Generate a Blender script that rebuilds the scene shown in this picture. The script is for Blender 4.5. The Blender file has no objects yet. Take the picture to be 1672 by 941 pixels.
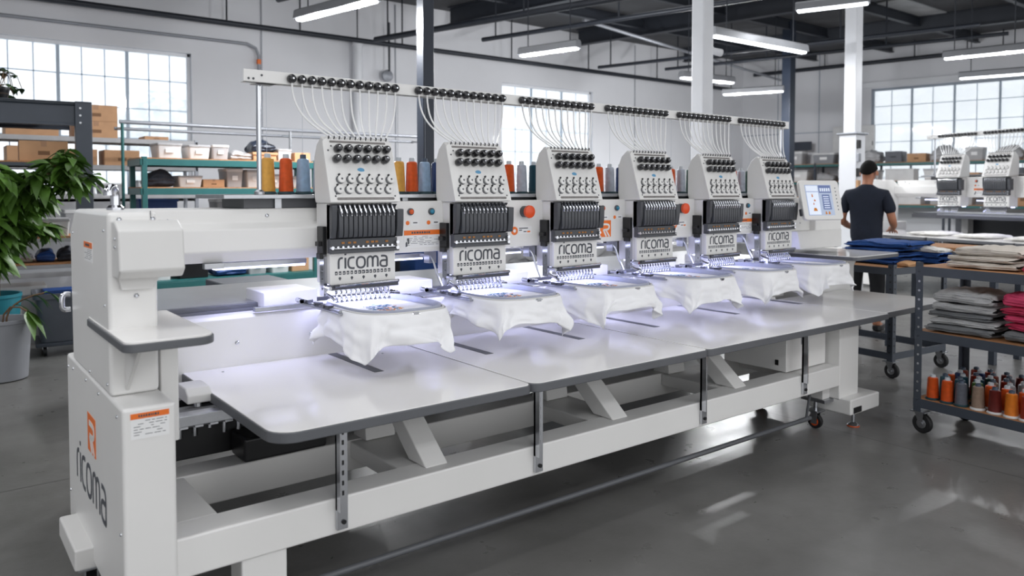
import bpy, bmesh, math, random
from mathutils import Vector, Matrix, noise
C = bpy.context.scene.collection
PI = math.pi
R = math.radians
random.seed(7)

# ------------------------------------------------------------------ camera, sky, exposure
sc = bpy.context.scene
cam = bpy.data.cameras.new('camera')
co = bpy.data.objects.new('camera', cam)
C.objects.link(co)
sc.camera = co
co.location = (0, 0, 1.45)
co.rotation_euler = (R(88.0), 0, R(52.1 - 90))
cam.sensor_width = 36
cam.lens = 1255 / 1672 * 36
cam.shift_y = -(470.5 - 356.8) / 1672
cam.clip_start = 0.05
cam.clip_end = 200
cam.dof.use_dof = True
cam.dof.focus_distance = 3.7
cam.dof.aperture_fstop = 2.6

sc.view_settings.view_transform = 'Standard'
sc.view_settings.look = 'None'
sc.view_settings.gamma = 1
sc.view_settings.use_curve_mapping = False
sc.view_settings.exposure = 0.0

w = bpy.data.worlds.new('world')
sc.world = w
w.use_nodes = True
bg = w.node_tree.nodes['Background']
bg.inputs[0].default_value = (0.97, 0.982, 1.0, 1)
bg.inputs[1].default_value = 1.6
LAMP = 0.5          # ceiling lamp scale
LED = 0.48           # sewing light scale


# ------------------------------------------------------------------ materials
def lin(c):
    return tuple(((v / 255) / 12.92 if v / 255 <= .04045 else ((v / 255 + .055) / 1.055) ** 2.4) for v in c)


MATS = {}


def mat(name, col, rough=.5, metal=0.0, var=0.0, vs=8.0, bump=0.0, bs=120.0, spec=.5, emit=None, es=0.0, alpha=None, coat=0.0, wave=None, stretch=None):
    m = bpy.data.materials.new(name)
    m.use_nodes = True
    nt = m.node_tree
    b = nt.nodes['Principled BSDF']
    c = lin(col) + (1,)
    b.inputs['Base Color'].default_value = c
    b.inputs['Roughness'].default_value = rough
    b.inputs['Metallic'].default_value = metal
    b.inputs['Specular IOR Level'].default_value = spec
    b.inputs['Coat Weight'].default_value = coat
    tc = nt.nodes.new('ShaderNodeTexCoord')
    mp = nt.nodes.new('ShaderNodeMapping')
    nt.links.new(tc.outputs['Object'], mp.inputs[0])
    if stretch:
        mp.inputs['Scale'].default_value = stretch
    if var:
        n = nt.nodes.new('ShaderNodeTexNoise')
        n.inputs['Scale'].default_value = vs
        n.inputs['Detail'].default_value = 5
        nt.links.new(mp.outputs[0], n.inputs['Vector'])
        r = nt.nodes.new('ShaderNodeValToRGB')
        r.color_ramp.elements[0].position = .3
        r.color_ramp.elements[1].position = .7
        r.color_ramp.elements[0].color = tuple(max(0, v * (1 - var)) for v in c[:3]) + (1,)
        r.color_ramp.elements[1].color = tuple(min(1, v * (1 + var)) for v in c[:3]) + (1,)
        nt.links.new(n.outputs['Fac'], r.inputs[0])
        nt.links.new(r.outputs[0], b.inputs['Base Color'])
    if bump:
        bp = nt.nodes.new('ShaderNodeBump')
        bp.inputs['Strength'].default_value = bump
        bp.inputs['Distance'].default_value = .01
        if wave:
            n2 = nt.nodes.new('ShaderNodeTexWave')
            n2.bands_direction = wave
            n2.inputs['Distortion'].default_value = 1.5
            out = n2.outputs['Fac']
        else:
            n2 = nt.nodes.new('ShaderNodeTexNoise')
            n2.inputs['Detail'].default_value = 4
            out = n2.outputs['Fac']
        n2.inputs['Scale'].default_value = bs
        nt.links.new(mp.outputs[0], n2.inputs['Vector'])
        nt.links.new(out, bp.inputs['Height'])
        nt.links.new(bp.outputs[0], b.inputs['Normal'])
    if emit:
        b.inputs['Emission Color'].default_value = lin(emit) + (1,)
        b.inputs['Emission Strength'].default_value = es
    MATS[name] = m
    return m


mat('slot_grey', (128, 124, 122), .4, .3, var=.15, vs=40)
white = mat('white_enamel', (229, 228, 226), .32, var=.02, vs=3)
white2 = mat('white_enamel_satin', (217, 216, 214), .42, var=.02, vs=4)
tablew = mat('table_laminate', (238, 236, 234), .1, var=.01, vs=2, spec=.4)
edgeg = mat('edge_band_grey', (92, 94, 98), .4, var=.04)
dark = mat('charcoal_plastic', (70, 72, 77), .38, var=.05, vs=20)
black = mat('black_plastic', (22, 22, 24), .35, var=.05)
knobm = mat('knob_black', (38, 38, 41), .25, var=.05, coat=.3)
chrome = mat('chrome', (205, 207, 212), .14, 1.0, var=.03)
steel = mat('brushed_steel', (176, 178, 182), .3, 1.0, var=.06, vs=30, bump=.03, bs=200)
grey = mat('grey_plate', (150, 152, 156), .3, .3, var=.05)
ringg = mat('hoop_plastic', (168, 172, 190), .35, var=.03)
orange = mat('orange_print', (236, 116, 36), .45, var=.03)
redor = mat('emergency_red_orange', (226, 78, 28), .35, var=.03)
tealm = mat('teal_lens', (40, 122, 150), .25, var=.1)
orlens = mat('orange_lens', (214, 90, 40), .25, var=.1)
ink = mat('dark_ink', (74, 77, 84), .55, var=.03)
paper = mat('label_paper', (236, 236, 236), .55, var=.02)
bluest = mat('blue_sticker', (92, 158, 200), .4, var=.04)
cloth = mat('white_cotton', (244, 244, 246), .85, var=.015, bump=.25, bs=900)
tubem = mat('thread_tube', (238, 238, 238), .3, var=.02)
threadw = mat('pale_thread', (190, 196, 205), .6, var=.02)
ledm = mat('sewing_light', (230, 232, 255), .4, emit=(214, 217, 255), es=4.0)
lampm = mat('lamp_diffuser', (250, 250, 250), .4, emit=(244, 248, 255), es=7.0)
fixture = mat('lamp_housing', (150, 152, 156), .4, .2, var=.04)
rackm = mat('rack_paint', (62, 68, 78), .42, .1, var=.06, vs=6)
cartm = mat('cart_paint', (66, 72, 82), .4, .1, var=.07, vs=6)
tealp = mat('teal_paint', (38, 98, 98), .45, var=.08, vs=5)
particle = mat('particle_board', (176, 126, 84), .75, var=.18, vs=60)
card = mat('cardboard', (190, 148, 112), .8, var=.07, vs=8)
tape = mat('parcel_tape', (166, 124, 90), .4, var=.04)
leafm = mat('leaf_green', (70, 104, 36), .42, var=.4, vs=7)
leafd = mat('leaf_dark', (44, 66, 36), .45, var=.3, vs=7)
bark = mat('bark', (104, 80, 58), .8, var=.2, vs=30, bump=.5, bs=60)
soil = mat('soil', (44, 36, 30), .95, var=.3, vs=40, bump=.6, bs=50)
potg = mat('grey_pot', (138, 140, 145), .5, var=.04)
pott = mat('teal_pot', (30, 116, 130), .45, var=.06)
bing = mat('grey_bin_plastic', (84, 88, 96), .5, var=.05)
rubber = mat('rubber', (24, 24, 26), .6, var=.1)
steelbeam = mat('beam_paint', (40, 44, 52), .5, var=.1, vs=4)
colblue = mat('column_blue_black', (34, 42, 56), .4, var=.1, vs=3)
colwhite = mat('column_white', (222, 224, 228), .5, var=.03, vs=3)
pipem = mat('dark_pipe', (44, 48, 56), .45, .2, var=.06)
conduit = mat('conduit_grey', (150, 153, 160), .45, .3, var=.05)
skin = mat('skin', (186, 128, 100), .55, var=.06, vs=20)
hairm = mat('black_hair', (16, 14, 13), .75, spec=.2, var=.2, vs=60, bump=.5, bs=160)
navy = mat('navy_cotton', (24, 32, 48), .85, var=.1, vs=12, bump=.3, bs=40)
trous = mat('black_twill', (22, 23, 27), .85, var=.1, vs=12, bump=.3, bs=40)
binw = mat('bin_white', (214, 214, 214), .5, var=.05)
bingr = mat('bin_light_grey', (170, 170, 172), .5, var=.06)
bindk = mat('bundle_dark', (48, 52, 62), .8, var=.3, vs=12, bump=.6, bs=25)
binbl = mat('crate_blue', (26, 66, 128), .5, var=.07)
bintn = mat('carton_tan', (186, 146, 110), .8, var=.08)
screenm = mat('screen_glass', (168, 178, 196), .18, emit=(150, 164, 192), es=.42)
screend = mat('screen_dark_blue', (98, 112, 150), .2, emit=(84, 100, 150), es=.4)
screenl = mat('screen_light', (214, 220, 232), .2, emit=(200, 210, 230), es=.45)
brass = mat('brass_bits', (150, 104, 60), .35, .8, var=.2)
mteal = mat('motif_teal', (18, 96, 132), .7, var=.1)
morg = mat('motif_orange', (220, 138, 40), .7, var=.1)
mblue = mat('motif_blue', (28, 62, 120), .7, var=.1)


def garment(name, c):
    return mat(name, c, .9, var=.08, vs=14, bump=.6, bs=32)


g_grey = garment('jersey_grey', (178, 178, 178))
g_dgrey = garment('jersey_dark_grey', (116, 118, 120))
g_pink = garment('jersey_pink', (206, 66, 104))
g_dpink = garment('jersey_deep_pink', (176, 42, 76))
g_beige = garment('cotton_beige', (206, 198, 188))
g_blue = garment('cotton_blue', (28, 70, 132))
g_white = garment('cotton_white', (232, 230, 226))
g_tan = garment('cotton_tan', (196, 150, 108))


def threadmat(name, c):
    return mat(name, tuple(min(255, int(v * 1.08 + 6)) for v in c), .36, .3, var=.12, vs=40, bump=.5, bs=110, wave='Z', spec=.7)


TH = {k: threadmat('thread_' + k.replace(' ', '_'), c) for k, c in {
    'gold': (226, 164, 74), 'orange': (214, 84, 26), 'light blue': (150, 178, 206), 'silver grey': (186, 192, 204),
    'navy blue': (22, 48, 98), 'dark teal': (16, 62, 76), 'dark green': (22, 62, 52), 'rust red': (150, 44, 24),
    'maroon': (98, 26, 22), 'charcoal': (100, 104, 114), 'taupe': (150, 128, 112), 'bright orange': (240, 124, 34),
    'slate teal': (48, 84, 98), 'grass green': (66, 100, 36), 'pale grey': (166, 168, 172), 'brick': (128, 52, 36)}.items()}


# floor, concrete
def concrete():
    m = bpy.data.materials.new('polished_concrete')
    m.use_nodes = True
    nt = m.node_tree
    N, L = nt.nodes, nt.links
    b = N['Principled BSDF']
    tc = N.new('ShaderNodeTexCoord')
    n1 = N.new('ShaderNodeTexNoise')
    n1.inputs['Scale'].default_value = 1.1
    n1.inputs['Detail'].default_value = 8
    n1.inputs['Roughness'].default_value = .65
    L.new(tc.outputs['Object'], n1.inputs['Vector'])
    r = N.new('ShaderNodeValToRGB')
    r.color_ramp.elements[0].position = .32
    r.color_ramp.elements[1].position = .72
    r.color_ramp.elements[0].color = lin((92, 91, 89)) + (1,)
    r.color_ramp.elements[1].color = lin((121, 120, 118)) + (1,)
    L.new(n1.outputs['Fac'], r.inputs[0])
    # saw-cut joints every 4 m
    br = N.new('ShaderNodeTexBrick')
    br.offset = 0
    br.inputs['Color1'].default_value = br.inputs['Color2'].default_value = (1, 1, 1, 1)
    br.inputs['Mortar'].default_value = (.35, .35, .35, 1)
    br.inputs['Scale'].default_value = 1
    br.inputs['Mortar Size'].default_value = .004
    br.inputs['Brick Width'].default_value = 4.4
    br.inputs['Row Height'].default_value = 4.4
    L.new(tc.outputs['Object'], br.inputs['Vector'])
    mx = N.new('ShaderNodeMix')
    mx.data_type = 'RGBA'
    mx.blend_type = 'MULTIPLY'
    mx.inputs['Factor'].default_value = 1
    L.new(r.outputs[0], mx.inputs['A'])
    L.new(br.outputs['Color'], mx.inputs['B'])
    L.new(mx.outputs['Result'], b.inputs['Base Color'])
    n2 = N.new('ShaderNodeTexNoise')
    n2.inputs['Scale'].default_value = 7
    n2.inputs['Detail'].default_value = 6
    L.new(tc.outputs['Object'], n2.inputs['Vector'])
    mr = N.new('ShaderNodeMapRange')
    mr.inputs['To Min'].default_value = .2
    mr.inputs['To Max'].default_value = .42
    L.new(n2.outputs['Fac'], mr.inputs['Value'])
    L.new(mr.outputs[0], b.inputs['Roughness'])
    bp = N.new('ShaderNodeBump')
    bp.inputs['Strength'].default_value = .05
    bp.inputs['Distance'].default_value = .01
    n3 = N.new('ShaderNodeTexNoise')
    n3.inputs['Scale'].default_value = 45
    n3.inputs['Detail'].default_value = 5
    L.new(tc.outputs['Object'], n3.inputs['Vector'])
    L.new(n3.outputs['Fac'], bp.inputs['Height'])
    L.new(bp.outputs[0], b.inputs['Normal'])
    return m


def pane_glass():
    m = bpy.data.materials.new('window_glass')
    m.use_nodes = True
    nt = m.node_tree
    N, L = nt.nodes, nt.links
    N.remove(N['Principled BSDF'])
    o = N['Material Output']
    t = N.new('ShaderNodeBsdfTransparent')
    t.inputs[0].default_value = (.96, .985, 1, 1)
    tr = N.new('ShaderNodeBsdfTranslucent')
    tr.inputs[0].default_value = (.93, .965, 1, 1)
    g = N.new('ShaderNodeBsdfGlossy')
    g.inputs['Roughness'].default_value = .05
    n = N.new('ShaderNodeTexNoise')
    n.inputs['Scale'].default_value = 3
    tc = N.new('ShaderNodeTexCoord')
    L.new(tc.outputs['Object'], n.inputs['Vector'])
    mr = N.new('ShaderNodeMapRange')
    mr.inputs['To Min'].default_value = .3
    mr.inputs['To Max'].default_value = .5
    L.new(n.outputs['Fac'], mr.inputs['Value'])
    a = N.new('ShaderNodeMixShader')
    L.new(mr.outputs[0], a.inputs[0])
    L.new(t.outputs[0], a.inputs[1])
    L.new(tr.outputs[0], a.inputs[2])
    b = N.new('ShaderNodeMixShader')
    b.inputs[0].default_value = .05
    L.new(a.outputs[0], b.inputs[1])
    L.new(g.outputs[0], b.inputs[2])
    L.new(b.outputs[0], o.inputs[0])
    return m


def wallmat():
    return mat('painted_wall', (222, 223, 227), .8, var=.025, vs=1.2, bump=.05, bs=40)


floor_m, glass_m, wall_m = concrete(), pane_glass(), wallmat()
ceil_m = mat('dark_roof_deck', (74, 75, 78), .8, var=.25, vs=.8)


# ------------------------------------------------------------------ mesh helper
class MB:
    def __init__(s):
        s.v, s.f, s.m, s.mi = [], [], [], 0
        s.T = None

    def add(s, vs, fs):
        b = len(s.v)
        for p in vs:
            p = Vector(p)
            s.v.append(s.T @ p if s.T else p)
        for f in fs:
            s.f.append([i + b for i in f])
            s.m.append(s.mi)
        return s

    def box(s, x0, x1, y0, y1, z0, z1):
        return s.add([(x0, y0, z0), (x1, y0, z0), (x1, y1, z0), (x0, y1, z0), (x0, y0, z1), (x1, y0, z1), (x1, y1, z1), (x0, y1, z1)],
                     [(0, 3, 2, 1), (4, 5, 6, 7), (0, 1, 5, 4), (1, 2, 6, 5), (2, 3, 7, 6), (3, 0, 4, 7)])

    def prism(s, poly, ax, a, b):
        def P(p, t):
            return {'x': (t, p[0], p[1]), 'y': (p[0], t, p[1]), 'z': (p[0], p[1], t)}[ax]
        n = len(poly)
        vs = [P(p, a) for p in poly] + [P(p, b) for p in poly]
        return s.add(vs, [list(range(n))[::-1], list(range(n, 2 * n))] + [(i, (i + 1) % n, n + (i + 1) % n, n + i) for i in range(n)])

    def tube(s, path, r, n=8, closed=False):
        path = [Vector(p) for p in path]
        k = len(path)
        rs = r if isinstance(r, (list, tuple)) else [r] * k
        vs, fs = [], []
        up = None
        for i, p in enumerate(path):
            if closed:
                d = (path[(i + 1) % k] - path[i - 1]).normalized()
            else:
                d = (path[min(i + 1, k - 1)] - path[max(i - 1, 0)]).normalized()
            if up is None:
                up = Vector((0, 0, 1)) if abs(d.z) < .9 else Vector((1, 0, 0))
            a = d.cross(up)
            if a.length < 1e-5:
                a = d.orthogonal()
            a.normalize()
            up = a.cross(d).normalized()
            for j in range(n):
                t = 2 * PI * j / n
                vs.append(p + (a * math.cos(t) + up * math.sin(t)) * rs[i])
        for i in range(k if closed else k - 1):
            i2 = (i + 1) % k
            for j in range(n):
                fs.append((i * n + j, i * n + (j + 1) % n, i2 * n + (j + 1) % n, i2 * n + j))
        if not closed:
            fs += [list(range(n))[::-1], list(range((k - 1) * n, k * n))]
        return s.add(vs, fs)

    def cyl(s, p0, p1, r0, r1=None, n=16):
        return s.tube([p0, p1], [r0, r0 if r1 is None else r1], n)

    def lathe(s, prof, o=(0, 0, 0), ax=(0, 0, 1), n=20):
        o, ax = Vector(o), Vector(ax).normalized()
        a = ax.orthogonal().normalized()
        b = ax.cross(a)
        vs, fs = [], []
        for r, z in prof:
            for j in range(n):
                t = 2 * PI * j / n
                vs.append(o + ax * z + (a * math.cos(t) + b * math.sin(t)) * max(r, 1e-4))
        k = len(prof)
        for i in range(k - 1):
            for j in range(n):
                fs.append((i * n + j, i * n + (j + 1) % n, (i + 1) * n + (j + 1) % n, (i + 1) * n + j))
        fs += [list(range(n))[::-1], list(range((k - 1) * n, k * n))]
        return s.add(vs, fs)

    def grid(s, fn, nu, nv, cu=False):
        vs = [fn(i / (nu if cu else nu - 1), j / (nv - 1)) for i in range(nu) for j in range(nv)]
        fs = []
        for i in range(nu if cu else nu - 1):
            for j in range(nv - 1):
                i2 = (i + 1) % nu
                fs.append((i * nv + j, i2 * nv + j, i2 * nv + j + 1, i * nv + j + 1))
        return s.add(vs, fs)

    def ribbon(s, pts, wd, fn, th=.0015, closed=False):
        """thick flat stroke along 2-D points, mapped to 3-D with fn(u, v, height)"""
        pts = [Vector(p) for p in pts]
        k = len(pts)
        L, Rr = [], []
        for i in range(k):
            if closed:
                d = pts[(i + 1) % k] - pts[i - 1]
            else:
                d = pts[min(i + 1, k - 1)] - pts[max(i - 1, 0)]
            d = d.normalized()
            nn = Vector((-d.y, d.x)) * wd / 2
            L.append(pts[i] + nn)
            Rr.append(pts[i] - nn)
        vs = []
        for i in range(k):
            vs += [fn(L[i].x, L[i].y, 0), fn(Rr[i].x, Rr[i].y, 0), fn(Rr[i].x, Rr[i].y, th), fn(L[i].x, L[i].y, th)]
        fs = []
        for i in range(k if closed else k - 1):
            a, b = i * 4, ((i + 1) % k) * 4
            for j in range(4):
                fs.append((a + j, a + (j + 1) % 4, b + (j + 1) % 4, b + j))
        if not closed:
            fs += [(3, 2, 1, 0), tuple((k - 1) * 4 + j for j in range(4))]
        return s.add(vs, fs)

    def plate(s, poly, fn, th=.0015):
        n = len(poly)
        vs = [fn(p[0], p[1], 0) for p in poly] + [fn(p[0], p[1], th) for p in poly]
        return s.add(vs, [list(range(n))[::-1], list(range(n, 2 * n))] + [(i, (i + 1) % n, n + (i + 1) % n, n + i) for i in range(n)])

    def build(s, name, mats, parent=None, off=(0, 0, 0), bevel=0, smooth=True, angle=38, sub=0, solid=0, loc=None, seg=2):
        me = bpy.data.meshes.new(name)
        off = Vector(off)
        me.from_pydata([tuple(p - off) for p in s.v], [], s.f)
        if not isinstance(mats, (list, tuple)):
            mats = [mats]
        for m in mats:
            me.materials.append(m)
        me.polygons.foreach_set('material_index', s.m)
        bm = bmesh.new()
        bm.from_mesh(me)
        bmesh.ops.recalc_face_normals(bm, faces=bm.faces)
        bm.to_mesh(me)
        bm.free()
        if smooth:
            me.polygons.foreach_set('use_smooth', [True] * len(me.polygons))
            if not bevel:
                me.set_sharp_from_angle(angle=R(angle))
        me.update()
        o = bpy.data.objects.new(name, me)
        C.objects.link(o)
        if bevel:
            md = o.modifiers.new('bevel', 'BEVEL')
            md.width = bevel
            md.segments = seg
            md.limit_method = 'ANGLE'
            md.angle_limit = R(35)
            md.harden_normals = True
        if sub:
            md = o.modifiers.new('sub', 'SUBSURF')
            md.levels = md.render_levels = sub
        if solid:
            md = o.modifiers.new('solid', 'SOLIDIFY')
            md.thickness = solid
            md.offset = 0
        if parent:
            o.parent = parent
        if loc:
            o.location = loc
        return o


def thing(name, label, cat, loc=(0, 0, 0), rz=0.0, group=None):
    o = bpy.data.objects.new(name, None)
    o.empty_display_size = .1
    C.objects.link(o)
    o.location = loc
    o.rotation_euler = (0, 0, rz)
    return tag(o, label, cat, group)


def tag(o, label, cat, group=None):
    o['label'] = label
    o['category'] = cat
    if group:
        o['group'] = group
    return o


def struct(o):
    o['kind'] = 'structure'
    return o


def kids(o):
    return list(o.children)


def copy_tree(o, parent=None):
    c = o.copy()
    C.objects.link(c)
    c.parent = parent
    for ch in kids(o):
        copy_tree(ch, c)
    return c


def rrect(x0, x1, y0, y1, rs, n=6):
    """rounded rectangle polygon, rs = radii of (x0y0, x1y0, x1y1, x0y1)"""
    if not isinstance(rs, (list, tuple)):
        rs = [rs] * 4
    out = []
    for (cx, cy, sx, sy, a0), r in zip([(x0, y0, 1, 1, PI), (x1, y0, -1, 1, 1.5 * PI), (x1, y1, -1, -1, 0), (x0, y1, 1, -1, .5 * PI)], rs):
        if r <= 0:
            out.append((cx, cy))
            continue
        for i in range(n + 1):
            a = a0 + i / n * PI / 2
            out.append((cx + sx * r + r * math.cos(a), cy + sy * r + r * math.sin(a)))
    return out


def smooth_pts(pts, closed=False, n=5):
    pts = [Vector((*p, 0)) if len(p) == 2 else Vector(p) for p in pts]
    k = len(pts)
    out = []
    for i in range(k if closed else k - 1):
        if closed:
            p0, p1, p2, p3 = pts[i - 1], pts[i], pts[(i + 1) % k], pts[(i + 2) % k]
        else:
            p0, p1, p2, p3 = pts[max(i - 1, 0)], pts[i], pts[i + 1], pts[min(i + 2, k - 1)]
        for j in range(n):
            t = j / n
            out.append(.5 * ((2 * p1) + (p2 - p0) * t + (2 * p0 - 5 * p1 + 4 * p2 - p3) * t * t + (3 * p1 - p0 - 3 * p2 + p3) * t ** 3))
    if not closed:
        out.append(pts[-1])
    return out


# letter strokes of the word on the machine, x-height 1
def word_strokes():
    S = []
    x = 0
    def put(pts, closed=False, sm=True):
        p = [(a + x, b) for a, b in pts]
        S.append(([(q.x, q.y) for q in smooth_pts(p, closed, 4)] if sm else p, closed))
    put([(0, 0), (0, .3), (0, .6), (.05, .84), (.2, .97), (.42, 1.0)])
    x = .68
    put([(0, 0), (0, 1)], sm=False)
    put([(0, 1.24), (0, 1.38)], sm=False)
    x = .98
    cc = [(.62, 1.0), (.36, 1.0), (.12, .92), (0, .7), (0, .3), (.12, .08), (.36, 0), (.62, 0)]
    put(cc)
    x = 1.86
    put([(.4, 1.0), (.14, .93), (0, .7), (0, .3), (.14, .07), (.4, 0), (.66, .07), (.8, .3), (.8, .7), (.66, .93)], True)
    x = 2.95
    put([(0, 0), (0, .35), (0, .68), (.07, .9), (.27, 1.0), (.47, .92), (.54, .7), (.54, .35), (.54, 0)])
    put([(.54, .68), (.61, .9), (.81, 1.0), (1.01, .92), (1.08, .7), (1.08, .35), (1.08, 0)])
    x = 4.3
    put([(.08, 1.0), (.4, 1.0), (.62, .92), (.7, .72), (.7, .36), (.7, 0)])
    put([(.7, .57), (.27, .57), (.06, .48), (0, .29), (.06, .1), (.27, 0), (.7, 0)])
    return S, 5.0


WORD, WORD_W = word_strokes()


def word(mb, fn, h, stroke=.14, th=.0012):
    for pts, cl in WORD:
        mb.ribbon([(a * h, b * h) for a, b in pts], stroke * h, fn, th, cl)


def r_logo(mb, fn, wd, h, inverse=True):
    """orange slab with a pale letter R drawn by strokes; slot 0 orange, slot 1 white"""
    mb.mi = 0
    mb.plate([(0, 0), (wd, 0), (wd, h), (0, h)], fn, .001)
    mb.mi = 1
    f2 = lambda u, v, t: fn(u, v, t + .001)
    s = wd * .13
    pts = [(.22, .76), (.55, .76), (.76, .72), (.82, .6), (.74, .47), (.5, .43), (.28, .43)]
    mb.ribbon([(q.x * wd, q.y * h) for q in smooth_pts(pts, False, 4)], s, f2, .001)
    mb.ribbon([(.28 * wd, .43 * h), (.56 * wd, 0.02 * h)], s, f2, .001)
    mb.ribbon([(.5 * wd, .43 * h), (.84 * wd, 0.02 * h)], s * .9, f2, .001)


def sticker(mb, fn, wd, h, band=.25, seed=1):
    """warning label: slot 0 paper, 1 orange band, 2 ink"""
    rnd = random.Random(seed)
    mb.mi = 0
    mb.plate(rrect(0, wd, 0, h, h * .04, 2), fn, .001)
    f2 = lambda u, v, t: fn(u, v, t + .001)
    mb.mi = 1
    mb.plate([(0, h * (1 - band)), (wd, h * (1 - band)), (wd, h), (0, h)], f2, .0008)
    f3 = lambda u, v, t: fn(u, v, t + .0018)
    mb.mi = 2
    x = wd * .2
    while x < wd * .7:
        l = wd * rnd.uniform(.03, .07)
        mb.plate([(x, h * (1 - band * .7)), (x + l, h * (1 - band * .7)), (x + l * .9, h * (1 - band * .3)), (x + l * .1, h * (1 - band * .3))], f3, .0004)
        x += l + wd * .015
    rows = 6
    for i in range(rows):
        v = h * (1 - band) * (.86 - i * .8 / rows)
        x = wd * .08
        while x < wd * .9:
            l = wd * rnd.uniform(.06, .2)
            if rnd.random() < .75:
                mb.plate([(x, v), (min(x + l, wd * .94), v), (min(x + l, wd * .94), v + h * .022), (x, v + h * .022)], f2, .0004)
            x += l + wd * .04


# ------------------------------------------------------------------ the room
def build_room():
    mb = MB().box(-8, 24, -7, 13.2, -.1, 0)
    struct(mb.build('floor', floor_m))
    # roof deck with ribs
    # (unseen gaps added over the front of the hall to let daylight in)
    mb = MB().box(-8, 24, 9.5, 13.2, 5.05, 5.12).box(10.5, 24, -7, 9.5, 5.05, 5.12)
    for x0, x1 in ((-8, -5.5), (-3.6, -.6), (1.6, 4.6), (6.6, 8.8)):
        mb.box(x0, x1, -7, 9.5, 5.05, 5.12)
    struct(mb.build('ceiling', ceil_m))
    # back wall with two openings
    Y0, Y1 = 13.0, 13.2
    W1 = (-2.0, 3.58, 1.35, 3.67)
    W2 = (9.85, 12.5, 1.35, 3.76)
    mb = MB()
    xs = [-8, W1[0], W1[1], W2[0], W2[1], 18.3]
    mb.box(xs[0], xs[1], Y0, Y1, 0, 5.05).box(xs[2], xs[3], Y0, Y1, 0, 5.05).box(xs[4], xs[5], Y0, Y1, 0, 5.05)
    for q in (W1, W2):
        mb.box(q[0], q[1], Y0, Y1, 0, q[2]).box(q[0], q[1], Y0, Y1, q[3], 5.05)
    struct(mb.build('wall_back', wall_m, smooth=False))

    struct(MB().box(-8.2, -8, -7, 13.2, 0, 5.05).build('wall_left_light_block', wall_m, smooth=False))  # unseen side wall added to hold back daylight from the left

    def window(n, q, M, nb, npn, nz, fm, extra=()):
        """q = (x0, x1, z0, z1) in the local frame of M (local -y is the room side)"""
        e = bpy.data.objects.new('window_%d' % n, None)
        C.objects.link(e)
        e.matrix_world = M
        struct(e)
        x0, x1, z0, z1 = q
        f = .055
        mb = MB()
        mb.box(x0, x1, .02, .1, z0, z0 + f).box(x0, x1, .02, .1, z1 - f, z1).box(x0, x0 + f, .02, .1, z0, z1).box(x1 - f, x1, .02, .1, z0, z1)
        mb.build('window_frame', fm, e, bevel=.006)
        mb = MB().box(x0 - .06, x1 + .06, -.05, .02, z0 - .06, z0)
        mb.build('window_sill', colwhite, e, bevel=.008)
        bw = (x1 - x0) / nb
        mb = MB()
        for i in range(1, nb):
            mb.box(x0 + bw * i - .022, x0 + bw * i + .022, .035, .085, z0, z1)
        mb.build('mullion', MATS['mullion'], e, bevel=.005)
        mb = MB()
        for i in range(nb):
            for j in range(1, npn):
                x = x0 + bw * (i + j / npn)
                mb.box(x - .007, x + .007, .05, .07, z0, z1)
        for k in range(1, nz):
            z = z0 + (z1 - z0) * k / nz
            mb.box(x0, x1, .05, .07, z - .007, z + .007)
        mb.build('glazing_bar', MATS['bars'], e)
        MB().box(x0, x1, .057, .063, z0, z1).build('pane', glass_m, e)
        return e
    mat('mullion', (176, 190, 204), .5, var=.04)
    mat('bars', (196, 212, 230), .5, var=.04)
    mat('frame_grey', (150, 160, 172), .5, var=.04)
    window(1, W1, Matrix.Translation((0, 13.05, 0)), 6, 3, 5, colwhite)
    window(2, W2, Matrix.Translation((0, 13.05, 0)), 3, 2, 5, colwhite)
    # right wall, turned ten degrees
    ang = R(100)
    # local x runs from the corner towards the camera, local y points outward
    M = Matrix.Translation((18.27, 13.0, 0)) @ Matrix.Rotation(ang - PI, 4, 'Z')
    W3 = (3.37, 11.6, 1.35, 4.0)
    mb = MB()
    mb.box(-.3, W3[0], 0, .2, 0, 5.05).box(W3[1], 20, 0, .2, 0, 5.05)
    mb.box(W3[0], W3[1], 0, .2, 0, W3[2]).box(W3[0], W3[1], 0, .2, W3[3], 5.05)
    o = struct(mb.build('wall_right', wall_m, smooth=False))
    o.matrix_world = M
    window(3, W3, M @ Matrix.Translation((0, .05, 0)), 9, 2, 6, MATS['frame_grey'])
    # concrete lintel ledge above the right window
    o = struct(MB().box(3.2, 11.8, -.07, 0, 4.02, 4.16).build('trim_1', colwhite, bevel=.01))
    o.matrix_world = M
    # grey panel joints on the right wall
    mb = MB()
    for x in (1.0, 2.1):
        mb.box(x - .008, x + .008, -.012, 0, 0, 5.0)
    mb.box(-.1, 3.2, -.012, 0, 2.98, 3.0)
    o = struct(mb.build('trim_2', MATS['frame_grey']))
    o.matrix_world = M
    mb = MB()
    for x in (4.72, 7.3, 13.9):
        mb.box(x - .01, x + .01, 12.985, 13.0, 0, 5.0)
    struct(mb.build('trim_3', conduit))
    # roof steel: deep girders along the room and joists across it
    a = R(101)
    u = Vector((math.cos(a), math.sin(a), 0))
    def ibeam(name, p0, p1, h, wd, z):
        p0, p1 = Vector(p0), Vector(p1)
        d = (p1 - p0)
        L = d.length
        t = math.atan2(d.y, d.x)
        mb = MB().box(0, L, -wd / 2, wd / 2, z, z + .02).box(0, L, -wd / 2, wd / 2, z + h - .02, z + h).box(0, L, -.012, .012, z + .02, z + h - .02)
        o = mb.build(name, steelbeam)
        o.location = (p0.x, p0.y, 0)
        o.rotation_euler = (0, 0, t)
        struct(o)
    for x in (5.0, 8.2, 11.6, 15.0, 18.6, 22.0):
        ibeam('ceiling_beam', (x, -4, 0), Vector((x, -4, 0)) + u * 17, .34, .16, 4.70)
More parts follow.
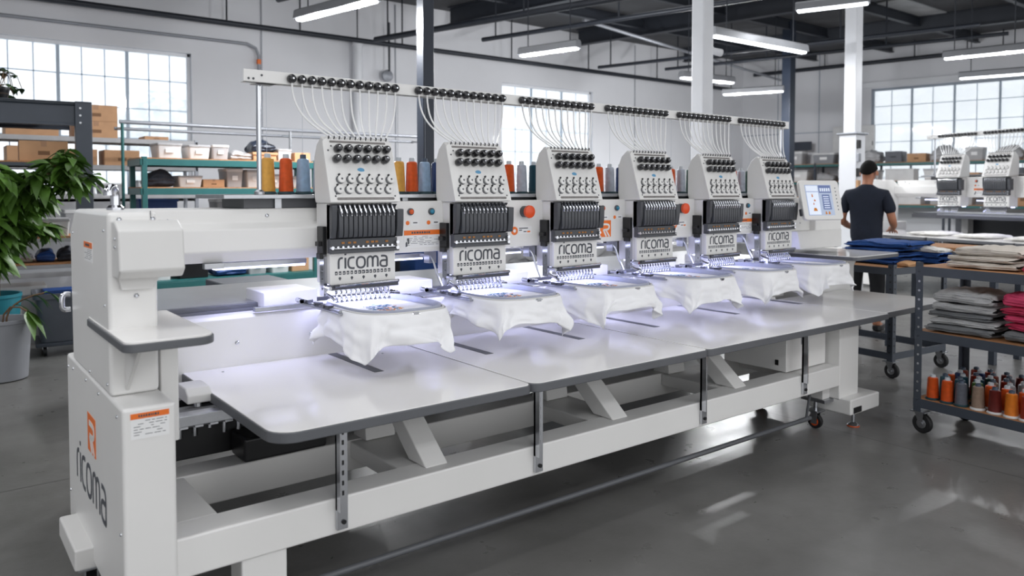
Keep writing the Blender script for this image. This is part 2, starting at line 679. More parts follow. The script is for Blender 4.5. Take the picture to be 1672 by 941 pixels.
    for y in (-2.0, .8, 3.4, 5.6, 7.6, 9.4, 11.2):
        ibeam('ceiling_joist', (-4, y, 0), (21, y - 0.2, 0), .2, .1, 4.84)
    # roof lights: pale corrugated translucent sheets set in the deck
    rl = mat('roof_sheet', (176, 178, 180), .6, var=.2, vs=3)
    for x, y in ((11.0, 6.6), (13.5, 4.4), (15.5, 7.4), (16.0, 2.6)):
        struct(MB().box(x - .9, x + .9, y - .5, y + .5, 5.03, 5.052).build('ceiling_panel', rl))
    # columns
    struct(MB().box(4.17, 4.30, 6.84, 6.98, 0, 5.05).build('column', colblue, bevel=.008))
    struct(MB().box(7.23, 7.42, 5.69, 5.87, 0, 5.05).build('column', colwhite, bevel=.02))
    mb = MB().box(-.09, .09, -.09, .09, 0, 5.05).box(-.13, .13, -.13, .13, 0, 2.26)
    mb.mi = 1
    mb.box(-.16, .16, -.16, .16, 2.26, 2.29)
    o = mb.build('column', [colwhite, conduit], bevel=.015)
    o.location = (10.65, 5.73, 0)
    struct(o)
    struct(MB().box(14.55, 14.75, 9.2, 9.4, 0, 5.05).build('column', colblue, bevel=.008))
    # fittings on the clad column
    for k, (z, m) in enumerate(((2.12, black), (1.93, conduit), (1.72, black), (1.55, bintn))):
        o = MB().box(-.035, .035, -.02, .02, -.06, .06).build('switch_box', m, bevel=.006)
        o.location = (10.56, 5.585, z)
        tag(o, ['small black box, highest on the white clad column', 'grey box second from the top on the clad column',
                'small black box third from the top on the clad column', 'tan box lowest on the white clad column'][k], 'switch box', 'boxes fixed to the clad column')
    o = tag(MB().cyl((6.45, 12.88, 0), (6.45, 12.88, 4.1), .085, n=18).build('downpipe', colwhite), 'white round downpipe standing against the back wall', 'pipe')
    MB().lathe([(.05, 4.1), (.1, 4.1), (.1, 4.16), (.03, 4.22)], (6.45, 12.88, 0)).build('pipe_cap', colwhite, o)
    MB().lathe([(.01, 0), (.012, .9)], (6.45, 12.88, 4.2)).build('hanger_rod', pipem, o)

    def pipe(name, pts, r, m, label, cat='pipe', hang=None):
        o = tag(MB().tube(pts, r, 10).build(name, m), label, cat)
        if hang:
            for p in hang:
                MB().cyl((p[0], p[1], p[2]), (p[0], p[1], 5.05), .014, n=8).build('hanger', m, o)
        return o
    pipe('sprinkler_pipe', [(-6, 12.73, 4.18), (18.0, 12.73, 4.18)], .045, pipem, 'long dark pipe running along the back wall above the windows', 'pipe',
         [(x, 12.73, 4.18) for x in (-1, 1.55, 4.06, 5.3, 7.3, 9.9, 12.1, 14.4, 16.6)])
    q = lambda x, y, z: tuple(M @ Vector((x, y, z)))
    pipe('sprinkler_pipe', [q(.4, -.2, 4.62), q(14, -.2, 4.62)], .05, pipem, 'dark pipe running along the right wall above the window', 'pipe', [q(x, -.2, 4.62) for x in (2.3, 4.4, 5.5, 6.2)])
    pts = [(-4, 12.93, 3.92), (4.45, 12.93, 3.92), (4.6, 12.93, 3.86), (4.65, 12.93, 3.74), (4.65, 12.93, 3.3)]
    o = pipe('conduit', pts, .025, conduit, 'thin grey conduit bending down the back wall beside the window')
    MB().box(4.62, 4.68, 12.9, 12.96, 3.6, 3.68).build('coupling', orange, o, bevel=.006)
    pipe('gas_pipe', [(7.06, 12.8, 4.6), (7.06, 12.8, 4.18), (7.06, 12.8, 3.7)], .02, pipem, 'short dark drop pipe beside the white downpipe')
    o = tag(MB().lathe([(.02, 0), (.11, 0), (.11, .05), (.05, .08)], (7.06, 12.9, 3.62), (0, -1, 0)).build('wall_speaker', conduit), 'small round grey alarm below the drop pipe on the back wall', 'alarm')
    # pipes crossing below the roof
    d = Vector((math.cos(R(105)), math.sin(R(105)), 0))
    for k, (p, L, z, r, lb) in enumerate((((6.3, 11.9), 9.0, 4.05, .05, 'dark pipe crossing under the roof just left of the blue column'),
                                          ((8.2, 11.4), 8.0, 4.2, .04, 'dark pipe crossing under the roof above the second lamp'),
                                          ((11.6, 11.9), 7.0, 4.1, .035, 'thin dark pipe crossing under the roof left of the white column'),
                                          ((4.4, 11.4), 5.0, 4.35, .05, 'short dark pipe end at the top above the machine left end'),
                                          ((13.4, 11.6), 6.5, 4.2, .035, 'thin dark pipe crossing under the roof nearest the room corner'))):
        a0 = Vector((*p, z))
        e = a0 - d * L
        hs = [tuple(a0 - d * t) for t in (.3, L * .35, L * .7)]
        pipe('roof_pipe', [tuple(a0), tuple(e)], r, pipem, lb, 'pipe', hs)
    pipe('roof_pipe', [(9.0, 9.6, 4.35), (17.9, 11.6, 4.35)], .03, conduit, 'pale thin pipe running under the roof towards the room corner')
    # security camera on the white column
    o = tag(MB().cyl((7.45, 5.78, 3.12), (7.62, 5.74, 3.10), .035, .045).build('security_camera', colwhite), 'small white camera mounted on the white column', 'camera')
    MB().cyl((7.40, 5.78, 3.19), (7.47, 5.78, 3.14), .015).build('bracket', colwhite, o)
    return M


RIGHT = build_room()


# ------------------------------------------------------------------ ceiling lamps
def lamp(p0, p1, label, drop=5.05, power=160, glow=0):
    p0, p1 = Vector(p0), Vector(p1)
    d = p1 - p0
    L = d.length
    o = thing('ceiling_lamp', label, 'lamp', tuple((p0 + p1) / 2), math.atan2(d.y, d.x), 'hanging strip lamps')
    MB().prism([(-.075, .0), (.075, .0), (.06, .09), (.03, .11), (-.03, .11), (-.06, .09)], 'x', -L / 2, L / 2).build('housing', fixture, o, bevel=.004)
    MB().prism([(-.05, .0), (.05, .0), (.04, -.025), (-.04, -.025)], 'x', -L / 2 + .02, L / 2 - .02).build('diffuser', lampm, o, bevel=.008)
    for s in (-1, 1):
        MB().cyl((s * L * .36, 0, .1), (s * L * .36, 0, drop - p0.z), .008, n=6).build('hanger_rod', pipem, o)
    li = bpy.data.lights.new('lamp_light', 'AREA')
    li.shape = 'RECTANGLE'
    li.size = L
    li.size_y = .08
    li.energy = power * LAMP * L
    li.color = (.97, .98, 1)
    lo = bpy.data.objects.new('lamp_light', li)
    C.objects.link(lo)
    lo.parent = o
    lo.location = (0, 0, -.04)
    # the diffuser also throws light sideways
    for s in ((-1, 1) if glow else ()):
        pl = bpy.data.lights.new('lamp_glow', 'POINT')
        pl.energy = glow * L / 2
        pl.shadow_soft_size = .03
        pl.color = (.97, .98, 1)
        po = bpy.data.objects.new('lamp_glow', pl)
        C.objects.link(po)
        po.parent = o
        po.location = (s * L * .25, 0, -.07)
    return o


lamp((3.52, 8.51, 3.42), (3.80, 7.15, 3.42), 'strip lamp nearest the upper left, above the machine left end', glow=100)
lamp((6.98, 8.77, 3.42), (7.22, 7.79, 3.42), 'short strip lamp in front of the back wall, left of the white column', glow=145)
lamp((9.24, 5.77, 3.83), (9.55, 4.94, 3.83), 'strip lamp crossing in front of the clad white column', power=30)
lamp((7.98, 6.15, 3.42), (10.0, 6.10, 3.42), 'long strip lamp hanging between the two white columns', power=38)
lamp((10.475, 8.72, 3.42), (11.75, 8.58, 3.42), 'far strip lamp passing behind the white column', glow=100)
lamp((13.0, 9.74, 3.42), (13.47, 8.65, 3.42), 'far strip lamp in front of the room corner', glow=100)
lamp((12.08, 5.12, 3.42), (12.28, 4.10, 3.42), 'strip lamp in front of the right window header', power=35, glow=35)
lamp((14.4, 5.84, 3.42), (14.75, 4.6, 3.42), 'farthest right strip lamp close above the right window', power=60)
for x, y, z in ((-1.2, 2.0, 3.6), (1.2, -1.6, 3.6), (4.0, -1.2, 3.6), (-2.5, 5.2, 3.6)):
    lamp((x - .7, y, z), (x + .7, y, z), 'strip lamp hanging over the front of the hall', power=40)

# ------------------------------------------------------------------ the embroidery machine
M0 = Vector((2.8, 2.9, 0))
HX = [1.55, 2.178, 2.811, 3.444, 4.077, 4.71]
HY = 3.05


def build_machine():
    root = thing('embroidery_machine', 'large white six-head embroidery machine with long white table in the middle of the floor', 'embroidery machine', tuple(M0))

    def part(mb, name, mats, bevel=.004, parent=None, **k):
        return mb.build(name, mats, parent or root, off=M0, bevel=bevel, **k)

    def screws(name, pts, ax, parent, r=.007):
        for p in pts:
            mb = MB().lathe([(r, 0), (r * .95, r * .5), (r * .5, r * .8), (r * .45, r * .35)], p, ax, 12)
            part(mb, name, chrome, 0, parent)

    # ---- left end: lower cabinet, upper column, cover, shelf
    cab = part(MB().box(.457, .604, 2.405, 3.40, .185, .825), 'end_cabinet', white, .012, seg=3)
    side = lambda u, v, t: (.457 - t, u, v)           # left face; u grows away from the camera
    flip = lambda o, z: (lambda u, v, t: (.457 - t, o - u, z + v))
    mb = MB()
    word(mb, flip(3.20, .40), .107, .15)
    sh = part(mb, 'logo_lettering', ink, 0, cab)
    # the word climbs slightly in the photograph because of the view only; keep it level
    mb = MB()
    r_logo(mb, flip(2.965, .565), .145, .13)
    part(mb, 'logo_emblem', [orange, white], 0, cab)['label'] = 'orange emblem on the end cabinet'
    fr = lambda x, z, y: (lambda u, v, t: (x + u, y - t, z + v))
    mb = MB()
    sticker(mb, fr(.479, .732, 2.405), .105, .076, .22, 3)
    part(mb, 'warning_label', [paper, orange, ink], 0, cab)
    screws('screw', [(.457, y, z) for y, z in ((2.47, .79), (2.75, .80), (2.98, .80), (3.25, .79), (3.36, .78), (2.44, .45), (3.36, .3))], (-1, 0, 0), cab, .0055)
    colp = [(2.57, .825), (3.25, .825), (3.27, 1.31), (3.16, 1.388), (2.57, 1.388)]
    colm = part(MB().prism(colp, 'x', .457, .598), 'end_column', white, .014, seg=3)
    mb = MB()
    sticker(mb, flip(2.965, 1.216), .15, .066, .3, 5)
    part(mb, 'warning_label', [paper, orange, ink], 0, colm)
    screws('screw', [(.457, 2.6, .86), (.457, 2.9, .845), (.457, 2.62, 1.33), (.457, 3.2, 1.3), (.457, 2.62, 1.1)], (-1, 0, 0), colm, .005)
    screws('screw', [(.49, 2.57, 1.365), (.585, 2.57, 1.365), (.535, 2.57, 1.13)], (0, -1, 0), colm, .0075)
    # joint line of the column cap
    part(MB().box(.578, .58, 2.568, 2.572, 1.35, 1.39), 'cap_seam', edgeg, 0, colm)
    part(MB().prism([(2.46, 1.215), (2.475, 1.335), (2.53, 1.362), (2.572, 1.362), (2.572, 1.19), (2.49, 1.19)], 'x', .468, .652), 'corner_cover', white2, .007, seg=3)
    part(MB().prism([(.48, 1.19), (.60, 1.19), (.578, 1.15), (.49, 1.15)], 'y', 2.545, 2.572), 'cover_tab', white2, .004)
    screws('cover_screw', [(.4675, 2.51, 1.285), (.4675, 2.51, 1.31)], (-1, 0, 0), root, .005)
    # lifting eye
    mb = MB().lathe([(.027, 0), (.027, .008), (.02, .016)], (.538, 2.876, 1.388))
    mb.tube(smooth_pts([(.538, 2.876, 1.40), (.538, 2.876, 1.44), (.533, 2.870, 1.456), (.524, 2.862, 1.461), (.515, 2.855, 1.452), (.514, 2.853, 1.436)], False, 5), .0155, 12)
    part(mb, 'lifting_eye', chrome, 0)['label'] = 'chrome lifting eye'
    # chrome side handle
    mb = MB().tube(smooth_pts([(.457, 3.29, 1.065), (.437, 3.29, 1.065), (.43, 3.29, 1.05), (.43, 3.29, 1.02), (.437, 3.29, 1.008), (.457, 3.29, 1.008)], False, 4), .01, 10)
    part(mb, 'side_handle', chrome, 0)['label'] = 'chrome side handle'
    # small corner shelf and its gusset
    sh = part(MB().prism(rrect(.454, .70, 2.325, 2.90, [.03, .05, .01, .01]), 'z', 1.006, 1.03), 'corner_shelf', tablew, .002)
    part(MB().prism(rrect(.449, .705, 2.32, 2.90, [.035, .055, .01, .01]), 'z', 1.0, 1.024), 'edge_band', edgeg, .003, sh)
    part(MB().prism([(2.57, 1.0), (2.38, 1.0), (2.57, .84)], 'x', .50, .512), 'shelf_gusset', white2, .002)
    part(MB().box(.612, .668, 2.62, 2.72, .64, 1.0), 'inner_post', white, .005)
    # foot block and castors left
    part(MB().box(.40, .55, 2.90, 3.25, .17, .245), 'foot_block', white2, .008)

    def castor(x, y, r=.04, parent=None, top=.2):
        o = part(MB().box(x - .045, x + .045, y - .04, y + .04, 2 * r + .015, 2 * r + .027), 'castor', steel, .003)
        mb = MB().box(x - .022, x - .017, y - .02, y + .02, r * .7, 2 * r + .02).box(x + .017, x + .022, y - .02, y + .02, r * .7, 2 * r + .02)
        part(mb, 'castor_fork', steel, 0, o)
        part(MB().lathe([(r * .6, -.014), (r * .95, -.014), (r, -.008), (r, .008), (r * .95, .014), (r * .6, .014)], (x, y, r), (1, 0, 0), 24), 'castor_wheel', rubber, 0, o)
        part(MB().lathe([(r * .6, -.015), (r * .6, .015)], (x, y, r), (1, 0, 0), 20), 'castor_hub', orlens if x > 4 else steel, 0, o)
        part(MB().cyl((x, y, 2 * r + .02), (x, y, top + .01), .012), 'castor_stem', chrome, 0, o)
    castor(.47, 3.05, .05)
    castor(4.335, 2.54, .045, top=.17)
    castor(4.45, 3.0, .045, top=.28)

    # ---- lower frame
    part(MB().box(.60, 4.396, 2.42, 2.55, .273, .40), 'front_rail', white, .008)
    part(MB().box(.60, 5.1, 2.95, 3.08, .27, .40), 'rear_rail', white2, .008)
    part(MB().box(.60, .765, 2.55, 2.95, .27, .398), 'cross_member', white2, .006)
    for x in (1.50, 2.50, 3.46, 4.2):
        part(MB().box(x - .07, x + .15, 2.55, 2.95, .33, .397), 'cross_member', white2, .006)
    for x in (1.46, 2.46, 3.38):
        part(MB().prism([(2.47, .40), (2.60, .40), (2.92, .668), (2.80, .668)], 'x', x + .05, x + .15), 'support_leg', white, .005)
        part(MB().prism([(2.90, .40), (3.02, .40), (2.99, .668), (2.93, .668)], 'x', x + .02, x + .16), 'support_leg', white2, .005)
    part(MB().box(.62, 5.2, 2.80, 2.86, .625, .665), 'table_rail', steel, .003)
    for k in (0, 1, 2):
        part(MB().box(1.2 + k * 1.0, 1.9 + k * 1.0, 2.70, 2.74, .60, .612), 'shelf_bracket_rail', steel, .002)
    # left front leg
    part(MB().box(.80, .95, 2.43, 2.54, .03, .275), 'front_leg', white, .006)
    # right leg, foot, levelling foot
    part(MB().box(4.392, 4.615, 2.42, 2.56, .19, .66), 'front_leg', white, .008)
    ft = part(MB().box(4.40, 4.745, 2.35, 2.62, .105, .20), 'foot_block', white, .01)
    part(MB().box(4.43, 4.52, 2.345, 2.352, .115, .15), 'foot_slot', black, .002, ft)
    part(MB().box(4.42, 4.54, 2.9, 3.08, .09, .30), 'rear_leg', white2, .008)
    part(MB().box(4.30, 4.45, 2.46, 2.62, .17, .19), 'castor_plate', steel, .003)
    part(MB().box(4.31, 4.39, 2.48, 2.56, .19, .275), 'castor_post', white2, .004)
    mb = MB().lathe([(.036, 0), (.036, .008), (.02, .022), (.011, .026), (.011, .11)], (4.56, 2.42, 0))
    lf = part(mb, 'levelling_foot', chrome, 0)
    part(MB().lathe([(.037, .0), (.0375, .006), (.034, .008)], (4.56, 2.42, 0)), 'foot_ring', orlens, 0, lf)
    # slotted chrome struts between table and rail
    for x in (1.137, 2.015, 3.088, 3.996):
        st = part(MB().box(x - .02, x + .02, 2.405, 2.418, .292, .664).box(x - .02, x - .014, 2.38, 2.418, .36, .664), 'table_strut', chrome, .001)
        for k in range(7):
            z = .62 - k * .035
            part(MB().box(x - .001, x + .006, 2.4035, 2.406, z, z + .016), 'strut_slot', black, 0, st)
        part(MB().lathe([(.009, 0), (.008, .006)], (x + .004, 2.405, .318), (0, -1, 0), 12), 'strut_bolt', black, 0, st)
    # kick rail along the floor
    mb = MB().tube([(.3, 2.52, .085), (4.24, 2.52, .085)], .013, 10)
    for x in (.85, 4.2):
        mb.cyl((x, 2.52, .085), (x, 2.50, .24), .008, n=8)
    part(mb, 'kick_rail', edgeg, 0)
    # control box under the right end
    bx = part(MB().box(3.95, 4.37, 2.50, 2.93, .405, .655), 'control_box', white, .005)
    mb = MB()
    lf_ = lambda u, v, t: (3.95 - t, 2.83 - u, .52 + v)
    sticker(mb, lf_, .12, .07, .2, 8)
    part(mb, 'rating_label', [grey, ink, ink], 0, bx)
    mb = MB()
    sticker(mb, fr(4.10, .55, 2.50), .06, .09, .2, 9)
    part(mb, 'rating_label', [grey, ink, ink], 0, bx)
    part(MB().box(3.945, 3.951, 2.60, 2.66, .58, .62).box(3.945, 3.951, 2.55, 2.57, .44, .47), 'vent', black, 0, bx)
    # drive parts under the left of the table
    mb = MB().box(.62, 1.5, 3.11, 3.15, .50, .54).box(.62, .74, 2.98, 3.02, .44, .50).box(.62, 1.6, 3.02, 3.06, .60, .63)
    part(mb, 'drive_rail', grey, .003)
    part(MB().box(.62, 1.98, 3.10, 3.29, .41, .645), 'drive_backdrop', black, .006)  # plain black box added as a dark backdrop behind the drive parts
    for x0, x1 in ((.70, 2.05), (3.1, 5.1)):
        part(MB().box(x0, x1, 4.18, 4.20, .16, .925), 'rear_light_block', dark, .003)  # dark sheets added to block bright reflections in the floor under the machine
    rnd = random.Random(5)
    mb = MB()
    for k in range(16):
        x = .72 + k * .055
        mb.cyl((x, 3.04, .60), (x, 3.04, .54 - rnd.uniform(0, .03)), .010, n=10)
        mb.box(x - .015, x + .015, 2.98, 3.04, .565, .585 + rnd.uniform(0, .015))
    mb.cyl((.62, 3.0, .575), (1.7, 3.0, .575), .012)
    part(mb, 'drive_shaft', chrome, 0)
    part(MB().box(.98, 1.32, 2.93, 3.09, .405, .50), 'motor_cover', black, .012)

    # ---- table
    def table(poly, name='table_panel'):
        t = part(MB().prism(poly, 'z', .676, .7), name, tablew, .0015)
        cx = sum(p[0] for p in poly) / len(poly)
        cy = sum(p[1] for p in poly) / len(poly)
        P = [(p[0], p[1]) for p in poly]
        mb = MB()
        n = len(P)
        vs = []
        for p in P:
            d = Vector((p[0] - cx, p[1] - cy))
            k = .005
            o = Vector((p[0], p[1])) + Vector((math.copysign(k, d.x), math.copysign(k, d.y))) * .8
            vs.append((o.x, o.y))
        part(MB().prism(vs, 'z', .662, .697), 'edge_band', edgeg, .004, t)
        return t
    tb = [table(rrect(.862, 1.884, 2.295, 3.32, [.085, .03, 0, 0])),
          table(rrect(1.893, 2.964, 2.295, 3.32, [.05, .02, 0, 0])),
          table(rrect(2.973, 4.728, 2.295, 3.32, [.03, .01, 0, 0])),
          table(rrect(4.737, 5.64, 2.32, 3.07, [.01, .03, 0, 0]))]
    for k, x in enumerate((1.515, 2.085, 2.665, 3.235, 3.965, 4.655)):
        o = part(MB().box(x - .021, x + .021, 2.845, 3.30, .7002, .7012), 'table_slot', edgeg, 0, tb[0 if k < 1 else 1 if k < 3 else 2])
    cl = part(MB().prism([(2.93, .668), (2.93, .70), (2.96, .722), (3.07, .722), (3.12, .70), (3.12, .668)], 'x', .775, .865), 'table_clamp', white2, .006)
    part(MB().cyl((.83, 3.0, .668), (.83, 3.0, .64), .014), 'clamp_knob', chrome, 0, cl)
    for x, y in ((1.0, 3.24), (1.62, 3.14), (1.70, 3.16)):
        part(MB().lathe([(.006, 0), (.005, .003)], (x, y, .7)), 'table_screw', chrome, 0, tb[0])

    # ---- bed
    fp = part(MB().prism([(3.32, .66), (3.32, .905), (3.335, .918), (3.42, .918), (3.42, .66)], 'x', .60, 5.2), 'front_panel', white, .003)
    screws('screw', [(x, 3.32, .80) for x in (1.085, 1.42, 2.0, 2.6, 3.3, 4.0)] + [(x, 3.32, .76) for x in (2.1, 2.7)], (0, -1, 0), fp, .009)
    part(MB().box(.66, 5.2, 3.42, 3.44, .88, .93), 'bed_channel', edgeg, .002)
    part(MB().box(.66, 5.2, 3.46, 4.22, .925, .95), 'rear_plate', grey, .003)
    part(MB().box(.66, 5.2, 3.44, 3.47, .885, .949), 'rear_plate_edge', edgeg, .003)
    for x in (.9, 3.0, 5.0):
        part(MB().box(x, x + .1, 4.05, 4.15, 0, .925), 'rear_support', white2, .004)
    for i in range(6):
        x = HX[i]
        part(MB().box(x - .33, x - .08, 3.36, 3.60, .92, 1.0), 'carriage_cover', white, .006)
    # pantograph rail
    part(MB().box(1.16, 5.1, 3.305, 3.335, .925, .945), 'carriage_rail', steel, .002)

    # ---- main beam
    bm_ = [(3.235, 1.378), (3.235, 1.318), (3.20, 1.306), (3.178, 1.295), (3.178, 1.205), (3.225, 1.158), (3.58, 1.158), (3.58, 1.378)]
    bp = part(MB().prism(bm_, 'x', .59, 5.42), 'main_beam', white, .006, seg=3)
    screws('screw', [(.72, 3.235, 1.356), (.79, 3.235, 1.333), (1.19, 3.235, 1.348)], (0, -1, 0), bp, .008)
    # indicator panels between the heads
    def lensrow(P, x):
        for dx, m, nm in ((.085, orlens, 'indicator_light'), (.20, tealm, 'indicator_light')):
            mb = MB()
            mb.lathe([(.0165, 0), (.0165, .008), (.013, .010)], (x + dx, 3.150, 1.355), (0, -1, 0), 20)
            mb.mi = 1
            mb.lathe([(.0115, .008), (.0115, .014), (.008, .018), (.002, .02)], (x + dx, 3.150, 1.355), (0, -1, 0), 16)
            part(mb, nm, [dark, m], 0, P)
        for dx in (.07, .185):
            mb = MB()
            mb.lathe([(.010, 0), (.010, .0015)], (x + dx, 3.150, 1.302), (0, -1, 0), 16)
            mb.mi = 1
            mb.plate(rrect(.018, .062, -.011, .011, .003, 2), fr(x + dx, 1.302, 3.150), .001)
            mb.mi = 2
            mb.plate([(.03, -.002), (.052, -.002), (.052, .003), (.03, .003)], fr(x + dx, 1.302, 3.149), .001)
            part(mb, 'button_label', [orange, paper, ink], 0, P)
    for i in range(6):
        x = HX[i] + .15
        x1 = HX[i] + .585 if i < 5 else 5.42
        P = part(MB().box(HX[i] + .05, x1, 3.15, 3.24, 1.162, 1.405), 'switch_panel', white, .004)
        if i in (0, 2, 4):
            lensrow(P, x + .06)
        if i in (0, 4):
            mb = MB()
            sticker(mb, fr(x + .11, 1.185, 3.15), .20, .082, .28, 11 + i)
            mb.mi = 2
            f = fr(x + .11, 1.185, 3.148)
            for (a, b, c, d) in ((.008, .012, .010, .03), (.02, .024, .008, .022), (.016, .040, .012, .01)):
                mb.plate([(a, b - .008), (a + c, b - .004), (a + c * .8, b + d * .6), (a, b + d * .4)], f, .0004)
            part(mb, 'warning_label', [paper, orange, ink], 0, P)
        if i == 2:
            mb = MB()
            r_logo(mb, fr(x + .13, 1.19, 3.15), .085, .095)
            part(mb, 'logo_emblem', [orange, white], 0, P)
        if i in (1, 3):
            xe = x + .205 if i == 1 else x + .19
            e = part(MB().lathe([(.030, 0), (.030, .03), (.022, .034)], (xe, 3.150, 1.345), (0, -1, 0), 24), 'emergency_button', dark, 0, P)
            part(MB().lathe([(.018, .03), (.031, .034), (.034, .042), (.032, .052), (.02, .057), (.002, .058)], (xe, 3.150, 1.345), (0, -1, 0), 28), 'button_cap', redor, 0, P)['label'] = 'red-orange mushroom button cap'
            mb = MB()
            mb.lathe([(.022, 0), (.022, .0015)], (x + .14, 3.150, 1.245), (0, -1, 0), 24)
            mb.mi = 1
            mb.lathe([(.009, 0.001), (.009, .0025)], (x + .14, 3.150, 1.245), (0, -1, 0), 20)
            mb.plate(rrect(.025, .115, -.018, .022, .003, 2), fr(x + .14, 1.245, 3.150), .001)
            mb.mi = 2
            for a, b, c in ((.03, .010, .06), (.03, 0, .02), (.06, -.008, .02)):
                mb.plate([(a, b), (a + c, b), (a + c, b + .005), (a, b + .005)], fr(x + .14, 1.245, 3.149), .0006)
            mb.mi = 0
            mb.plate([(.085, -.010), (.105, -.010), (.105, -.002), (.085, -.002)], fr(x + .14, 1.245, 3.149), .0006)
            part(mb, 'button_label', [orange, paper, ink], 0, P)
        if i == 5:
            mb = MB()
            sticker(mb, fr(HX[5] + .30, 1.27, 3.15), .085, .09, .16, 21)
            part(mb, 'warning_label', [paper, orange, ink], 0, P)
            screws('screw', [(HX[5] + .42, 3.15, 1.22), (HX[5] + .64, 3.15, 1.38)], (0, -1, 0), P, .006)
        # wiring bracket and light bar below the panel
        if i < 5:
            br = part(MB().box(HX[i] + .17, HX[i] + .46, 3.30, 3.33, 1.12, 1.14), 'light_bar', steel, .002)
            part(MB().box(HX[i] + .18, HX[i] + .45, 3.295, 3.335, 1.113, 1.12), 'light_strip', ledm, 0, br)
            mb = MB().tube(smooth_pts([(HX[i] + .40, 3.24, 1.14), (HX[i] + .44, 3.20, 1.13), (HX[i] + .455, 3.17, 1.05), (HX[i] + .47, 3.15, .99)], False, 5), .006, 8)
            mb.box(HX[i] + .43, HX[i] + .47, 3.2, 3.25, 1.10, 1.155)
            part(mb, 'wire_guide', steel, 0, br)
    lb = part(MB().box(.98, 1.39, 3.29, 3.33, 1.128, 1.15), 'light_bar', steel, .002)
    part(MB().box(.99, 1.38, 3.285, 3.335, 1.12, 1.128), 'light_strip', ledm, 0, lb)
    mb = MB().box(.92, 1.0, 3.2, 3.23, 1.135, 1.158)
    part(mb, 'light_clip', steel, .002, lb)
    # right end column, shelf, post
    part(MB().box(5.26, 5.62, 3.10, 3.60, 1.03, 1.398), 'end_column', white, .012, seg=3)
    part(MB().prism([(5.0, 1.165), (5.61, 1.165), (5.61, 1.03), (5.05, 1.03)], 'y', 3.09, 3.4), 'column_foot', white2, .008)
    part(MB().box(5.05, 5.26, 3.36, 3.5, .93, 1.05), 'column_base', white2, .005)
    sh = part(MB().prism(rrect(5.28, 5.94, 2.80, 3.50, [.04, .05, .01, .01]), 'z', .966, .985), 'corner_shelf', tablew, .002)
    part(MB().prism(rrect(5.275, 5.945, 2.795, 3.50, [.045, .055, .01, .01]), 'z', .955, .980), 'edge_band', edgeg, .003, sh)
    part(MB().box(5.36, 5.80, 3.09, 3.5, .60, .955), 'shelf_post', white, .006)
    part(MB().prism([(5.80, .955), (5.93, .955), (5.80, .80)], 'y', 3.12, 3.14), 'shelf_gusset', white2, .002)

    # ---- tray with thread stand, guide bar
    tr = part(MB().box(1.0, 5.12, 3.20, 3.60, 1.420, 1.4375), 'spool_tray', steel, .002)
    part(MB().box(1.10, 5.05, 3.26, 3.55, 1.378, 1.42), 'tray_riser', edgeg, .003)
    mb = MB()
    for i in range(6):
        mb.box(HX[i] - .32, HX[i] - .29, 3.245, 3.262, 1.37, 1.425)
    part(mb, 'tray_bracket', steel, .001)
    for x in (1.165, 5.02):
        rod = part(MB().cyl((x, 3.25, 1.4375), (x, 3.25, 1.91), .0105), 'guide_post', chrome, 0)
        part(MB().lathe([(.022, 0), (.022, .012), (.013, .02)], (x, 3.25, 1.4375)), 'post_collar', steel, 0, rod)
    bar = part(MB().box(1.085, 5.045, 3.195, 3.203, 1.905, 1.958).box(1.085, 5.045, 3.195, 3.235, 1.905, 1.909), 'thread_guide_bar', white, .0015)
    part(MB().box(1.14, 1.23, 3.20, 3.29, 1.905, 1.925), 'bar_end_bracket', white2, .003)
    for x in (1.105, 1.125, 1.16):
        mb = MB()
        mb.cyl((x, 3.196, 1.93 + .01 * math.sin(x * 300)), (x, 3.193, 1.93 + .01 * math.sin(x * 300)), .005, n=8)
        part(mb, 'bar_hole', dark, 0, bar)
    for i in range(6):
        for k in range(4):
            x = HX[i] - .27 + k * .132
            part(MB().cyl((x, 3.196, 1.948), (x, 3.193, 1.948), .0034, n=8), 'bar_hole', dark, 0, bar)
    knob = None
    for i in range(6):
        for k in range(12):
            x = HX[i] - .265 + .0455 * k
            if knob is None:
                mb = MB()
                mb.lathe([(.012, 0), (.0185, .004), (.0195, .012), (.0185, .022), (.013, .030), (.004, .033)], (0, 0, 0), (0, -1, 0), 18)
                mb.mi = 1
                mb.lathe([(.004, .0325), (.004, .036)], (0, 0, 0), (0, -1, 0), 10)
                knob = mb.build('guide_knob', [knobm, chrome], bar)
                o = knob
            else:
                o = knob.copy()
                C.objects.link(o)
            o.parent = bar
            o.location = (x - M0.x, 3.195 - M0.y, 1.932)

    # ---- touch screen on its arm
    cp = Vector((5.02, 2.93, 1.388))
    az = R(250)
    rot = Matrix.Translation(cp) @ Matrix.Rotation(az + PI / 2, 4, 'Z') @ Matrix.Rotation(-R(15), 4, 'X')
    mb = MB()
    mb.T = rot
    hw, hh = .165, .142
    mb.prism(rrect(-hw, hw, -hh, hh, .025), 'y', -.02, .012) if False else None
    mb.add([], [])
    pr = rrect(-hw, hw, -hh, hh, .025)
    mb.prism([(p[0], p[1]) for p in pr], 'y', -.016, .014)
    scn = part(mb, 'control_panel', white, .005)
    scn['label'] = 'white touch screen panel on an arm'
    fs = lambda u, v, t: tuple(rot @ Vector((u, -.016 - t, v)))
    mb = MB()
    mb.plate([(-.125, -.112), (.095, -.112), (.095, .108), (-.125, .108)], fs, .001)
    part(mb, 'screen', screenm, 0, scn)
    f2 = lambda u, v, t: tuple(rot @ Vector((u, -.017 - t, v)))
    mb = MB()
    mb.mi = 0
    mb.plate([(-.118, .062), (-.02, .062), (-.02, .102), (-.118, .102)], f2, .0006)
    mb.plate([(-.118, -.106), (-.02, -.106), (-.02, .055), (-.118, .055)], f2, .0006)
    mb.mi = 1
